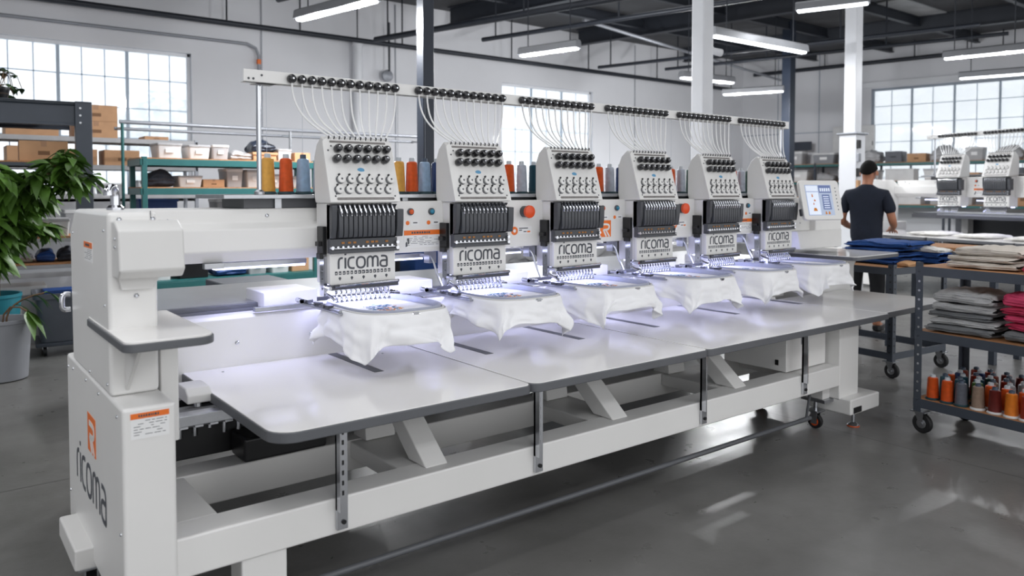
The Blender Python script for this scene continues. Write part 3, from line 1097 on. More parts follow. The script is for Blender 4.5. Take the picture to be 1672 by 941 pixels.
    mb.plate([(-.012, .05), (.09, .05), (.09, .104), (-.012, .104)], f2, .0006)
    mb.plate([(.005, -.07), (.075, -.07), (.07, .038), (.008, .038)], f2, .0006)
    mb.mi = 3
    f3 = lambda u, v, t: tuple(rot @ Vector((u, -.0176 - t, v)))
    for u, v, a, b in ((-.08, .02, .012, .022), (-.066, -.01, .016, .012), (-.075, -.035, .01, .014), (-.08, -.08, .034, .022), (.04, -.104, .018, .02), (.015, -.104, .016, .02)):
        mb.plate([(u, v), (u + a, v), (u + a * .7, v + b), (u + a * .2, v + b)], f3, .0005)
    mb.mi = 4
    for k in range(5):
        mb.plate([(-.003 + k * .018, .06), (.009 + k * .018, .06), (.009 + k * .018, .085), (-.003 + k * .018, .085)], f3, .0005)
    for k in range(6):
        mb.plate([(.016, -.06 + k * .016), (.062, -.06 + k * .016), (.062, -.054 + k * .016), (.016, -.054 + k * .016)], f3, .0005)
    mb.plate([(-.09, .07), (-.05, .07), (-.06, .095), (-.08, .095)], f3, .0005)
    part(mb, 'screen_icons', [screenl, screend, ink, morg, screenl], 0, scn)
    for k in range(7):
        mb = MB()
        z = .085 - k * .026
        mb.lathe([(.0045, 0), (.004, .002)], tuple(rot @ Vector((.13, -.016, z))), tuple(rot.to_3x3() @ Vector((0, -1, 0))), 10)
        part(mb, 'panel_key', ink, 0, scn)
    mb = MB()
    mb.tube(smooth_pts([tuple(rot @ Vector((-.03, .01, .0))), tuple(rot @ Vector((-.03, .06, 0.02))), (5.2, 3.12, 1.36), (5.32, 3.2, 1.33)], False, 5), .032, 14)
    part(mb, 'panel_arm', white2, 0)
    mb = MB()
    mb.T = rot
    mb.lathe([(.07, 0), (.07, .03), (.05, .045)], (-.06, .014, -.01), (0, 1, 0), 24)
    mb.T = None
    part(mb, 'panel_mount', white2, 0)
    mb = MB()
    mb.T = rot
    mb.box(-.175, -.155, -.005, .02, -.11, -.06)
    part(mb, 'panel_grip', dark, .004, scn)

    # ---- the sewing head, built once
    H0 = Vector((0, 0, 0))
    hd = MB()
    hd.prism([(.012, 1.05), (.15, 1.05), (.15, 1.40), (.012, 1.40)], 'x', -.152, .152)
    hd.prism([(-.026, 1.40), (.058, 1.678), (.080, 1.69), (.125, 1.655), (.150, 1.60), (.150, 1.43), (.14, 1.40)], 'x', -.160, .160)
    head = hd.build('sewing_head', white2, root, bevel=.006, seg=3)
    head.location = (HX[0] - M0.x, HY - M0.y, 0)

    def sp(mb, name, mats, bevel=0, **k):
        return mb.build(name, mats, head, bevel=bevel, **k)
    up = Vector((0, .084, .278)).normalized()
    nr = Vector((0, -.278, .084)).normalized()
    base = Vector((0, -.026, 1.40))
    tp = lambda u, v, t: tuple(base + Vector((u, 0, 0)) + up * v + nr * t)
    pl = [(-.160, .004), (.162, .004), (.162, .012)] + [(.160, .275), (.152, .285)]
    n = 12
    for k in range(n):
        xc = .14 - k * .0252
        pl += [(xc + .0085, .287), (xc + .006, .298), (xc - .006, .298), (xc - .0085, .287)]
    pl += [(-.152, .285), (-.160, .275)]
    sp(MB().plate(pl, lambda u, v, t: tp(u * 1.035, v, t + .0005), .0065), 'tension_panel', white)
    t0 = .007
    for q in (rrect(-.135, .135, .270, .280, .004, 3), rrect(-.135, .14, .012, .024, .005, 3)):
        sp(MB().plate(q, lambda u, v, t: tp(u, v, t + t0), .0006), 'panel_slot', MATS['slot_grey'])
    for k in range(12):
        xc = -.137 + k * .0252
        sp(MB().tube([tp(xc, .288, t0), tp(xc, .294, t0 + .008), tp(xc, .300, t0 + .004)], .003, 6), 'eyelet', dark)
    for (u, v) in ((-.13, .255), (-.146, .235), (.12, .262), (-.14, .03), (.145, .03), (-.135, .04), (-.09, .262), (.02, .262)):
        c = Vector(tp(u, v, t0))
        sp(MB().cyl(c, c + nr * .0015, .004, n=8), 'panel_screw', dark)
    mb = MB()
    mb.plate(smooth_pts([(.012, .150), (.006, .156), (-.008, .158), (-.020, .153), (-.020, .146), (-.006, .141), (.010, .143)], True, 3), lambda u, v, t: tp(u, v, t + t0), .0006)
    sp(mb, 'round_sticker', bluest)
    # knobs and dials
    def proto(builder, name, mats, spots):
        first = None
        for q in spots:
            if first is None:
                first = builder().build(name, mats, head)
                o = first
            else:
                o = first.copy()
                C.objects.link(o)
                o.parent = head
            o.location = q

    def kb():
        mb = MB()
        mb.lathe([(.010, 0), (.014, .003), (.0175, .007), (.0182, .018), (.0168, .028), (.0135, .037), (.006, .041)], (0, 0, 0), tuple(nr), 18)
        mb.mi = 1
        mb.lathe([(.0055, .040), (.0062, .044), (.003, .047)], (0, 0, 0), tuple(nr), 10)
        return mb
    rows = [(-.118 + .0465 * k, .193) for k in range(6)] + [(-.106 + .0465 * k, .240) for k in range(6)]
    proto(kb, 'tension_knob', [knobm, chrome], [tp(u, v, t0 - .001) for u, v in rows])

    def dl():
        mb = MB()
        mb.mi = 1
        mb.lathe([(.019, 0), (.0195, .004), (.015, .006)], (-.004, 0, -.001), tuple(nr), 18)  # dark disc set off-centre to paint a shadow crescent beside the dial
        mb.lathe([(.005, .0150), (.004, .0172)], (0, 0, 0), tuple(nr), 10)
        mb.mi = 0
        mb.lathe([(.014, .004), (.0172, .007), (.0172, .014), (.013, .016), (.005, .0162), (.004, .013)], (0, 0, 0), tuple(nr), 18)
        mb.mi = 2
        mb.lathe([(.0045, 0), (.0045, .008)], tuple(up * .022 + Vector((-.006, 0, 0))), tuple(nr), 8)
        return mb
    rows = [(-.120 + .0475 * k, .058) for k in range(6)] + [(-.106 + .0475 * k, .104) for k in range(6)]
    proto(dl, 'tension_dial', [white, edgeg, black], [tp(u, v, t0 - .001) for u, v in rows])
    # dark take-up cover: twelve slats
    def slat():
        poly = [(.01, 1.375), (-.016, 1.373), (-.030, 1.356), (-.034, 1.34), (-.034, 1.272), (-.028, 1.254), (.01, 1.246)]
        return MB().prism(poly, 'x', -.0095, .0095)
    first = None
    for k in range(12):
        if first is None:
            first = slat().build('cover_slat', dark, head, bevel=.002)
            o = first
        else:
            o = first.copy()
            C.objects.link(o)
            o.parent = head
        o.location = (-.119 + .0226 * k, 0, 0)
    mb = MB()
    mb.prism([(-.018, 1.395), (.03, 1.395), (.03, 1.24), (.008, 1.24), (-.002, 1.25), (-.002, 1.38)], 'x', -.158, .160)
    mb.prism([(-.030, 1.392), (.03, 1.395), (.03, 1.24), (-.012, 1.25), (-.026, 1.30)], 'x', -.158, -.134)
    mb.prism([(-.030, 1.372), (.03, 1.375), (.03, 1.246), (-.020, 1.25), (-.028, 1.30)], 'x', .152, .186)
    sp(mb, 'take_up_cover', dark, .003)

    def lev():
        mb = MB()
        mb.tube(smooth_pts([(0, -.004, 1.392), (-.002, -.022, 1.390), (-.003, -.033, 1.376), (.001, -.038, 1.360), (.003, -.034, 1.347)], False, 4), [.0055] * 17, 7)
        return mb
    proto(lev, 'take_up_lever', chrome, [(-.119 + .0226 * k, 0, 0) for k in range(12)])
    # needle guide plate
    mb = MB()
    mb.box(-.160, .160, -.012, .02, 1.186, 1.246)
    mb.box(-.162, .164, -.024, -.010, 1.186, 1.198)
    mb.mi = 1
    for k in range(12):
        x = -.13 + k * .0236
        mb.cyl((x, -.012, 1.212), (x, -.024, 1.212), .0055, n=8)
    mb.cyl((-.155, -.014, 1.21), (-.155, -.026, 1.21), .008, n=10).cyl((.157, -.014, 1.225), (.157, -.026, 1.225), .008, n=10).cyl((.157, -.014, 1.2), (.157, -.026, 1.2), .008, n=10)
    mb.box(-.14, .15, -.015, -.012, 1.205, 1.208)
    mb.mi = 2
    for x in (-.11, -.08, -.055, .005, .03, .05, .1):
        mb.box(x, x + .014, -.0145, -.012, 1.226, 1.234)
    sp(mb, 'needle_guide', [dark, chrome, brass])
    # name plate
    sp(MB().prism(rrect(-.157, .157, 1.050, 1.184, .006, 3), 'y', 0, .014), 'name_plate', white, .002)
    nf = lambda x, z: (lambda u, v, t: (x + u, -t, z + v))
    mb = MB()
    word(mb, nf(-.118, 1.118), .0465, .185)
    sp(mb, 'logo_lettering', ink)
    mb = MB()
    rnd = random.Random(4)
    for k in range(15):
        x = -.135 + k * .0182
        ww, hh_ = rnd.uniform(.011, .0145), .0155
        mb.plate([(x, 1.092), (x + ww, 1.092), (x + ww, 1.092 + hh_), (x, 1.092 + hh_)], nf(0, 0), .0008)
    for k in range(5):
        x = -.112 + k * .056
        mb.lathe([(.0065, 0), (.006, .0008)], (x, 0, 1.077), (0, -1, 0), 8)
        mb.box(x - .002, x + .002, -.0008, 0, 1.068, 1.072)
    sp(mb, 'small_print', ink)
    mb = MB()
    mb.mi = 1
    for k in range(15):
        x = -.135 + k * .0182
        mb.plate([(x + .003, 1.096), (x + .007, 1.096), (x + .007, 1.101), (x + .003, 1.101)], nf(0, 0), .0014)
    sp(mb, 'small_print_gap', [white, white])
    # presser clamp and needles
    mb = MB()
    mb.box(-.162, .162, -.022, .03, 1.030, 1.050)
    mb.cyl((-.15, -.026, 1.047), (.16, -.026, 1.052), .0075, n=10)
    sp(mb, 'presser_clamp', [dark], .002)
    mb = MB().cyl((-.13, -.034, 1.05), (.15, -.034, 1.054), .0045, n=8)
    sp(mb, 'clamp_rod', chrome)

    def nb():
        mb = MB()
        mb.cyl((0, 0, 1.032), (0, 0, 1.012), .0055, n=8)
        mb.tube(smooth_pts([(0, .004, 1.028), (-.004, -.010, 1.012), (-.003, -.016, .995), (0, -.012, .982)], False, 4), .0036, 6)
        mb.cyl((0, 0, 1.012), (0, 0, .978), .0022, n=6)
        mb.lathe([(.0085, 0), (.0085, .006), (.005, .010)], (0, -.010, .974), (0, 0, 1), 10)
        return mb
    proto(nb, 'needle_bar', chrome, [(-.128 + .0226 * k, .004, 0) for k in range(12)])
    # side bracket with sensors
    mb = MB()
    mb.box(-.172, -.152, .04, .10, 1.18, 1.30).box(-.188, -.170, .05, .085, 1.215, 1.235).box(-.185, -.168, .04, .08, 1.16, 1.185)
    sp(mb, 'side_bracket', black, .003)
    mb = MB().box(-.168, -.152, .04, .08, 1.0, 1.17)
    for z in (1.03, 1.07, 1.11):
        mb.cyl((-.168, .06, z), (-.172, .06, z), .006, n=8)
    mb.cyl((-.17, .03, 1.04), (-.17, -.03, 1.04), .008, n=8)
    mb.tube(smooth_pts([(-.16, .05, 1.02), (-.155, .02, 1.005), (-.148, -.01, .995), (-.145, -.02, .985)], False, 4), .007, 8)
    sp(mb, 'side_arm', chrome)
    # sewing light
    sp(MB().box(-.14, .14, .05, .12, 1.042, 1.049), 'head_light', ledm)
    # thread tubes from the guide bar
    def rn(k):
        gx = -.265 + .0455 * k
        P0 = Vector((gx, .13, 1.918))
        P3 = Vector(tp(-.137 + k * .0252, .299, t0 + .004))
        dx = P0.x - P3.x
        P1 = P0 + Vector((0, 0, -.16 + .02 * math.cos(k * 2.1)))
        P2 = P3 + Vector((dx * .38, .04, .045))
        return MB().tube([P0 * (1 - t) ** 3 + P1 * 3 * t * (1 - t) ** 2 + P2 * 3 * t * t * (1 - t) + P3 * t ** 3 for t in [j / 14 for j in range(15)]], .0042, 6)
    for k in range(12):
        sp(rn(k), 'thread_tube', tubem)

    # light under the head
    li = bpy.data.lights.new('head_lamp', 'AREA')
    li.shape = 'RECTANGLE'
    li.size, li.size_y = .28, .07
    li.energy = 3.2 * LED
    li.color = (.55, .57, 1.0)
    lo = bpy.data.objects.new('head_lamp', li)
    C.objects.link(lo)
    lo.parent = head
    lo.location = (0, .085, 1.038)
    heads = [head]
    for i in range(1, 6):
        c = copy_tree(head, root)
        c.location = (HX[i] - M0.x, HY - M0.y, 0)
        heads.append(c)
    return root, heads


machine, heads = build_machine()

for i in range(6):
    # light bars under the beam shine on the bed
    li = bpy.data.lights.new('bar_lamp', 'AREA')
    li.shape = 'RECTANGLE'
    li.size, li.size_y = .30, .03
    li.energy = 1.6 * LED
    li.color = (.55, .57, 1.0)
    lo = bpy.data.objects.new('bar_lamp', li)
    C.objects.link(lo)
    lo.parent = machine
    lo.location = ((1.18 if i == 0 else HX[i - 1] + .31) - M0.x, 3.315 - M0.y, 1.108)

ORD = ['first', 'second', 'third', 'fourth', 'fifth', 'sixth', 'seventh', 'eighth', 'ninth', 'tenth', 'eleventh', 'twelfth']

# ------------------------------------------------------------------ hoops and hooped cloths
HA, HB, HN = .190, .248, 3.4
HOOPX = [1.60, 2.25, 2.905, 3.60, 4.24, 4.88]
HOOPY, HOOPZ = 2.965, .955


def sup(t, a, b, n=HN):
    c, s = math.cos(t), math.sin(t)
    return (math.copysign(abs(c) ** (2 / n), c) * a, math.copysign(abs(s) ** (2 / n), s) * b)


def make_hoop():
    o = thing('embroidery_hoop', '', 'embroidery hoop', (HOOPX[0], HOOPY, HOOPZ))
    def ring(a, b, wd, z0, z1):
        mb = MB()
        N = 96
        vs, fs = [], []
        for i in range(N):
            t = 2 * PI * i / N
            x, y = sup(t, a, b)
            x2, y2 = sup(t, a + wd, b + wd)
            vs += [(x, y, z0), (x2, y2, z0), (x2, y2, z1), (x, y, z1)]
        for i in range(N):
            p, q = i * 4, ((i + 1) % N) * 4
            for j in range(4):
                fs.append((p + j, p + (j + 1) % 4, q + (j + 1) % 4, q + j))
        return mb.add(vs, fs)
    ring(HA, HB, .009, -.012, .018).build('inner_ring', ringg, o, bevel=.002)
    ring(HA + .0125, HB + .0125, .009, -.010, .009).build('outer_ring', white2, o, bevel=.002)
    # clamp arms on both sides, reaching back to the carriage
    for s in (-1, 1):
        mb = MB()
        x = s * (HA + .03)
        mb.box(x - .016, x + .016, -.06, .325, -.012, -.004)
        mb.box(x - .007, x + .007, -.04, .24, -.004, .004)
        for y in (-.04, .03, .17, .24, .29):
            mb.lathe([(.008, 0), (.008, .006), (.004, .009)], (x, y, -.004), (0, 0, 1), 10)
        mb.box(min(x, x - s * .02) , max(x, x - s * .02), -.03, .03, -.012, -.002)
        a = mb.build('clamp_arm', steel, o, bevel=.001)
        for y, l in ((.05, .08), (.16, .04), (.265, .04)):
            mb = MB()
            mb.box(x - .014, x + .014, y, y + l, .0, .014)
            mb.cyl((x - .020, y + l / 2, .007), (x + .020, y + l / 2, .007), .008, n=10)
            mb.build('clamp_lever', dark, a, bevel=.002)
        mb = MB()
        mb.cyl((x + s * .02, .31, .006), (x + s * .02, .36, .006), .012, n=12)
        mb.box(x - .03, x + .03, .31, .328, -.006, .01)
        mb.build('clamp_screw', chrome, a, bevel=.001)
    mb = MB().box(-.012, .012, -HB - .032, -HB - .018, -.008, .006).cyl((-.02, -HB - .027, 0), (.02, -HB - .027, 0), .004, n=8)
    mb.build('ring_screw', chrome, o, bevel=.001)
    return o


hoop0 = make_hoop()


def make_cloth(i):
    rnd = random.Random(40 + i)
    A, B = HA + .125 + rnd.uniform(-.02, .02), HB + .085 + rnd.uniform(-.02, .02)
    tw = R(rnd.uniform(-6, 6))
    sx, sy = rnd.uniform(-.02, .02), rnd.uniform(-.02, .0)
    ph = rnd.uniform(0, 6)
    mb = MB()
    # sewn field stretched in the hoop
    N = 96
    vs = [(0, 0, -.007)]
    fs = []
    for r in range(1, 7):
        for k in range(N):
            x, y = sup(2 * PI * k / N, HA * .994 * r / 6, HB * .995 * r / 6)
            vs.append((x, y, -.007))
    for k in range(N):
        fs.append((0, 1 + k, 1 + (k + 1) % N))
    for r in range(5):
        for k in range(N):
            a, b = 1 + r * N + k, 1 + r * N + (k + 1) % N
            fs.append((a, b, b + N, a + N))
    mb.add(vs, fs)
    # hanging skirt: the rest of a square cloth falls below the ring, corners lowest
    NT, NS = 288, 22
    A, B = A + .028, B + .055
    ct, st = math.cos(tw), math.sin(tw)
    base, Ls = [], []
    for k in range(NT):
        x, y = sup(2 * PI * (k + .5) / NT, HA + .0235, HB + .0235)
        base.append((x, y))
        r = math.hypot(x, y)
        dx, dy = ((x - sx) * ct + (y - sy) * st) / r, (-(x - sx) * st + (y - sy) * ct) / r
        q = max(.06, min(A / max(abs(dx), 1e-4), B / max(abs(dy), 1e-4)) - r)
        Ls.append(.36 * (1 - math.exp(-q / .30)))
    Lsm = [(Ls[k - 1] + 2 * Ls[k] + Ls[(k + 1) % NT]) / 4 for k in range(NT)]
    mean = sum(Lsm) / NT
    def P(u, v):
        k = int(round(u * NT)) % NT
        x, y = base[k]
        x1, y1 = base[k - 3]
        x2, y2 = base[(k + 3) % NT]
        d = (Vector((y2 - y1, x1 - x2)).normalized() * .6 + Vector((x, y)).normalized() * .4).normalized()
        l = Lsm[k]
        t = 2 * PI * u
        cn = max(0, (l - mean) / mean)
        wv = t + .25 * noise.noise(Vector((x * 4, y * 4, i * 5.0)))
        fold = (1 - 2 * abs(math.sin(wv * 4.5 + ph))) * .7 + (1 - 2 * abs(math.sin(wv * 8 + ph * 2.3 + v))) * .4
        n1 = noise.noise(Vector((x * 7 + i * 3, y * 7, v * 1.8)))
        n2 = noise.noise(Vector((x * 16 + i * 5, y * 16, v * 4.5)))
        out = .002 + (.022 + .05 * min(cn, 1)) * v ** .7 + .026 * fold * v ** 1.1 + .040 * n1 * v + .020 * n2 * v ** .6
        sd = .030 * math.sin(t * 5 + ph * 1.7 + v * 1.5) * v + .03 * noise.noise(Vector((x * 6, y * 6 + 5 + i, v * 2))) * v
        z = .004 - l * (v - .06 * v * v) + .014 * n1 * v + .006 * n2 * v
        if k % 1 == 0 and v < .06:
            z = .004 - l * v
        z = max(z, .7035 - HOOPZ + .001 * abs(fold))
        return (x + d.x * out - d.y * sd, y + d.y * out + d.x * sd, z)
    mb.grid(P, NT, NS, cu=True)
    where = ['by the left end column', 'second along the table', 'third along the table, in front of the emergency button', 'fourth along the table, in front of the orange emblem', 'fifth along the table', 'beside the right end shelf']
    o = mb.build('hooped_cloth', cloth, None, angle=180, solid=.0015)
    o.location = (HOOPX[i], HOOPY, HOOPZ)
    tag(o, 'white cloth hooped under the %s sewing head of the large machine' % ORD[i], 'cloth', 'white hooped cloths')
    # the sewn motif
    mb = MB()
    rnd = random.Random(3)
    for k in range(120):
        a = rnd.uniform(0, 2 * PI)
        r = math.sqrt(rnd.random())
        x, y = math.cos(a) * r * .075, .0 + math.sin(a) * r * .105
        c = rnd.random()
        mb.mi = (0 if (x * .6 - y) < .02 else 1) if c < .45 else (2 if c < .6 else 0)
        s, q = rnd.uniform(.006, .013), rnd.uniform(0, PI)
        pts = []
        for j in range(6):
            tt = 2 * PI * j / 6
            ex, ey = math.cos(tt) * s, math.sin(tt) * s * .55
            pts.append((x + ex * math.cos(q) - ey * math.sin(q), y + ex * math.sin(q) + ey * math.cos(q)))
        mb.plate(pts, lambda u, v, t: (u, v, .0012 + t), .0006 + .0008 * rnd.random())
    mo = mb.build('embroidered_motif', [mteal, morg, mblue], o)
    mo.location = (-.005, .0, -.008)
    return o


for i in range(6):
    h = hoop0 if i == 0 else copy_tree(hoop0)
    h.location = (HOOPX[i], HOOPY, HOOPZ)
    tag(h, 'grey oval hoop with steel clamp arms holding the %s white cloth from the left' % ORD[i], 'embroidery hoop', 'hoops along the machine')
    make_cloth(i)


# ------------------------------------------------------------------ thread cones
CONES = {}


def cone(colour, label, loc, h=.183, r=.0345, base='teal', group=None, thread=0, scale=None):
    key = (colour, h, r, base)
    bm_ = {'teal': MATS['cone_base_teal'], 'white': binw}[base]
    if key not in CONES:
        prof = [(r * .80, .006), (r * .93, .010), (r * .95, .02), (r * .80, h * .83), (r * .74, h * .87), (r * .55, h * .895)]
        a = MB().lathe(prof, n=20).build('thread_cone', TH[colour])
        MB().lathe([(r * 1.12, 0), (r * 1.14, .006), (r * 1.0, .012), (r * .8, .013)], n=20).build('spool_base', bm_, a)
        MB().lathe([(r * .52, h * .86), (r * .42, h * .90), (r * .40, h * .985), (r * .34, h), (r * .25, h), (r * .24, h * .92)], n=16).build('spool_tip', MATS['tip_' + ('pale' if hash_(colour) % 2 else 'dark')], a)
        CONES[key] = a
        o = a
    else:
        o = copy_tree(CONES[key])
    o.location = loc
    o.rotation_euler = (0, 0, random.uniform(0, 6))
    tag(o, label, 'thread cone', group)
    if thread:
        MB().cyl((.004, 0, h), (.004, 0, h + thread), .0009, n=5).build('thread', threadw, o)
    return o


def hash_(s):
    return sum(ord(c) * (k + 1) for k, c in enumerate(s))


mat('cone_base_teal', (24, 58, 66), .45, var=.06)
mat('tip_pale', (190, 196, 202), .4, var=.05)
mat('tip_dark', (60, 74, 92), .4, var=.05)
ZT = 1.4378
gaps = [
    ('left of the first sewing head', [(1.257, 'gold'), (1.342, 'orange'), (1.424, 'light blue'), (1.505, 'silver grey')]),
    ('between the first and second sewing heads', [(1.926, 'gold'), (2.002, 'orange'), (2.078, 'light blue'), (2.152, 'navy blue')]),
    ('between the second and third sewing heads', [(2.545, 'gold'), (2.625, 'orange'), (2.715, 'silver grey'), (2.805, 'dark teal')]),
    ('between the third and fourth sewing heads', [(3.235, 'gold'), (3.32, 'orange'), (3.415, 'silver grey'), (3.51, 'navy blue')]),
    ('between the fourth and fifth sewing heads', [(3.99, 'orange'), (4.09, 'silver grey'), (4.19, 'dark green')]),
    ('between the fifth and sixth sewing heads', [(4.665, 'orange'), (4.76, 'silver grey'), (4.86, 'dark green')])]
for nm, row in gaps:
    for k, (x, c) in enumerate(row):
        cone(c, '%s thread cone on the machine tray %s' % (c, nm), (x, 3.40, ZT), group='thread cones on the machine tray', thread=.32 if k in (0, 2) else 0)


# ------------------------------------------------------------------ steel carts
def make_cart(name, label, loc, rz, x0, x1, D, levels, top, open_levels=()):
    """steel cart; local x along its front, y towards its back, z up"""
    o = thing(name, label, 'cart', loc, rz)
    for x, y in ((x0, 0), (x1, 0), (x0, D), (x1, D)):
        sx = 1 if x == x0 else -1
        sy = 1 if y == 0 else -1
        mb = MB().box(min(x, x + sx * .045), max(x, x + sx * .045), min(y, y + sy * .004), max(y, y + sy * .004), .13, top)
        mb.box(min(x, x + sx * .004), max(x, x + sx * .004), min(y, y + sy * .045), max(y, y + sy * .045), .13, top)
        z = .2
        mb.mi = 1
        while z < top - .02:
            mb.cyl((x + sx * .024, y, z), (x + sx * .024, y - sy * .002, z), .007, n=8)
            mb.cyl((x, y + sy * .024, z), (x - sx * .002, y + sy * .024, z), .007, n=8)
            z += .055
        mb.build('post', [cartm, black if top < .98 else steel], o)
        # castor
        r = .058
        cx, cy = x + sx * .03, y + sy * .03
        c = MB().box(cx - .045, cx + .045, cy - .04, cy + .04, .126, .132).build('castor', steel, o)
        mb = MB().prism([(cx - .03, .128), (cx + .03, .128), (cx + .022, .055), (cx + .005, .05)], 'y', cy - .024, cy - .020)
        mb.prism([(cx - .03, .128), (cx + .03, .128), (cx + .022, .055), (cx + .005, .05)], 'y', cy + .020, cy + .024)
        mb.build('castor_fork', steel, c)
        MB().lathe([(r * .5, -.015), (r * .9, -.016), (r, -.010), (r, .010), (r * .9, .016), (r * .5, .015)], (cx + .012, cy, r), (0, 1, 0), 26).build('castor_wheel', rubber, c)
        MB().lathe([(.012, -.027), (.014, -.02), (r * .5, -.0165), (r * .5, .0165), (.014, .02), (.012, .027)], (cx + .012, cy, r), (0, 1, 0), 16).build('castor_hub', steel, c)
    for z in levels:
        mb = MB()
        mb.box(x0, x1, -.002, .004, z - .055, z - .001).box(x0, x1, D - .004, D + .002, z - .055, z - .001)
        mb.box(x0 - .002, x0 + .004, 0, D, z - .055, z - .001).box(x1 - .004, x1 + .002, 0, D, z - .055, z - .001)
        mb.box(x0, x1, 0, .03, z - .055, z - .05).box(x0, x1, D - .03, D, z - .055, z - .05)
        s = mb.build('shelf_frame', cartm, o, bevel=.001)
        if z not in open_levels:
            MB().box(x0 + .004, x1 - .004, .004, D - .004, z - .018, z).build('shelf_board', particle, s)
    return o


A84 = R(84 - 180)
K1 = Vector((4.735, 2.14, 0))
make_cart('steel_cart', 'dark grey steel cart with three shelves of folded clothes and thread cones', tuple(K1), A84, 0, 1.15, .54, (.21, .62, 1.005), 1.03)
K2 = Vector((5.94, 2.85, 0))
make_cart('steel_cart', 'dark blue steel cart carrying blue folded clothes, half hidden behind the machine table', tuple(K2), A84, -1.1, 0, .75, (.20, .86), .885, (.20,))


def in_frame(org, rz, x, y, z=0):
    return tuple(Vector(org) + Matrix.Rotation(rz, 3, 'Z') @ Vector((x, y, z)))


def seen_px(p):
    f = Vector((math.cos(R(52.1)), math.sin(R(52.1)), 0))
    r = Vector((f.y, -f.x, 0))
    q = Vector(p) - Vector((0, 0, 1.45))
    return 836 + 1255 * q.dot(r) / q.dot(f)


front = ['orange', 'orange', 'charcoal', 'taupe', 'maroon', 'bright orange', 'rust red', 'orange', 'brick', 'maroon', 'orange', 'charcoal']
pool = [['slate teal', 'slate teal', 'grass green', 'orange', 'orange', 'orange', 'bright orange', 'rust red', 'orange', 'brick', 'orange', 'maroon'],
        ['orange', 'dark teal', 'dark teal', 'taupe', 'pale grey', 'orange', 'brick', 'rust red', 'maroon', 'orange', 'brick', 'rust red'],
        ['navy blue', 'rust red', 'dark green', 'rust red', 'pale grey', 'pale grey', 'rust red', 'maroon', 'brick', 'rust red', 'brick', 'maroon'],
        ['brick', 'navy blue', 'brick', 'charcoal', 'rust red', 'maroon', 'brick', 'maroon', 'brick', 'rust red', 'brick', 'maroon'],
        ['rust red', 'rust red', 'brick', 'maroon', 'brick', 'maroon', 'brick', 'charcoal', 'maroon', 'brick', 'brick', 'maroon']]
rnd = random.Random(12)
rowname = ['front row', 'second row', 'third row', 'fourth row', 'fifth row', 'back row']
for rI, cols in enumerate([front] + pool):
    n = 0
    for k, c in enumerate(cols):
        x = .085 + k * .087 + (.03 if rI % 2 else 0) + rnd.uniform(-.006, .006)
        y = .055 + rI * .086 + rnd.uniform(-.006, .006)
        p = in_frame(K1, A84, x, y, .2105)
        if x > 1.08 or seen_px(p) > 1690:
            continue
        cone(c, '%s thread cone, %s in the %s on the cart bottom shelf' % (c, ORD[n], rowname[rI]), p,
             h=.148, r=.036, base='teal' if k < 3 else 'white', group='thread cones on the cart bottom shelf')
        n += 1


# ------------------------------------------------------------------ folded clothes
def folded(wd, dp, h, seed, layers=3, droop=0.0):
    rnd = random.Random(seed)
    ph = rnd.uniform(0, 9)
    nx, npn = 44, 84
    def P(u, v):
        # u around the cross-section (y,z), v along x
        t = 2 * PI * u
        c, s = math.cos(t), math.sin(t)
        e = 2 / 3.4
        y = math.copysign(abs(c) ** e, c)
        z = math.copysign(abs(s) ** (e * 1.1), s)
        vx = v * 2 - 1
        end = (1 - abs(vx) ** 18) ** .5 if abs(vx) < 1 else 0
        k = .30 + .70 * end
        x = wd / 2 * vx * (1 - .05 * (1 - abs(z)))
        # fold ridges on the rounded edges
        edge = abs(y) ** 8
        groove = 1 - .12 * edge * (1 - abs(math.cos(layers * PI / 2 * (z + .07 * math.sin(vx * 3 + ph)))) ** .5)
        yy = y * dp / 2 * groove * (1 - .05 * (1 - k))
        # the ends show folds as well
        x *= 1 - .12 * (abs(vx) ** 8) * (1 - abs(math.cos(layers * PI / 2 * (z + .1 * math.sin(y * 2.5 + ph))))) 
        zz = z * h / 2 * (k ** .7)
        n1 = noise.noise(Vector((x * 7 + ph, yy * 7, z * 1.5 + seed)))
        n2 = noise.noise(Vector((x * 17 + ph, yy * 15, zz * 24 + seed)))
        top = max(0, z)
        n3 = abs(noise.noise(Vector((x * 11 + ph * 2 + yy * 5, yy * 6 - x * 4, seed * 1.7))))
        zz += h * (.26 * n1 * (top * .85 + .15) + .12 * n2 * top - .30 * (.25 - min(n3, .25)) * top) - droop * h * (abs(vx) ** 3) * top
        yy += dp * (.030 * n2 + .05 * n1)
        x += wd * (.045 * n1 + .022 * n2)
        return (x, yy, max(zz + h / 2, .0005))
    mb = MB().grid(P, npn, nx, cu=True)
    return mb


def stack(org, rz, x, y, z, items, where, group):
    """items bottom to top: (material, colour word, width, depth, height)"""
    n = len(items)
    for k, (m, cw, wd, dp, h) in enumerate(items):
        pos = 'topmost' if k == n - 1 else 'lowest' if k == 0 else '%s from the top' % ORD[n - 1 - k]
        o = folded(wd, dp, h, 31 + k * 7 + int(x * 100) + int(z * 50), 3 if h < .05 else 5, .25 if k == n - 1 else 0).build('folded_shirt', m, None, angle=180)
        o.location = in_frame(org, rz, x + random.uniform(-.014, .014), y + random.uniform(-.014, .014), z)
        o.rotation_euler = (0, 0, rz + R(random.uniform(-7, 7)))
        tag(o, '%s folded %s shirt of the %s' % (pos, cw, where), 'folded clothes', group)
        z += h * .93
    return z


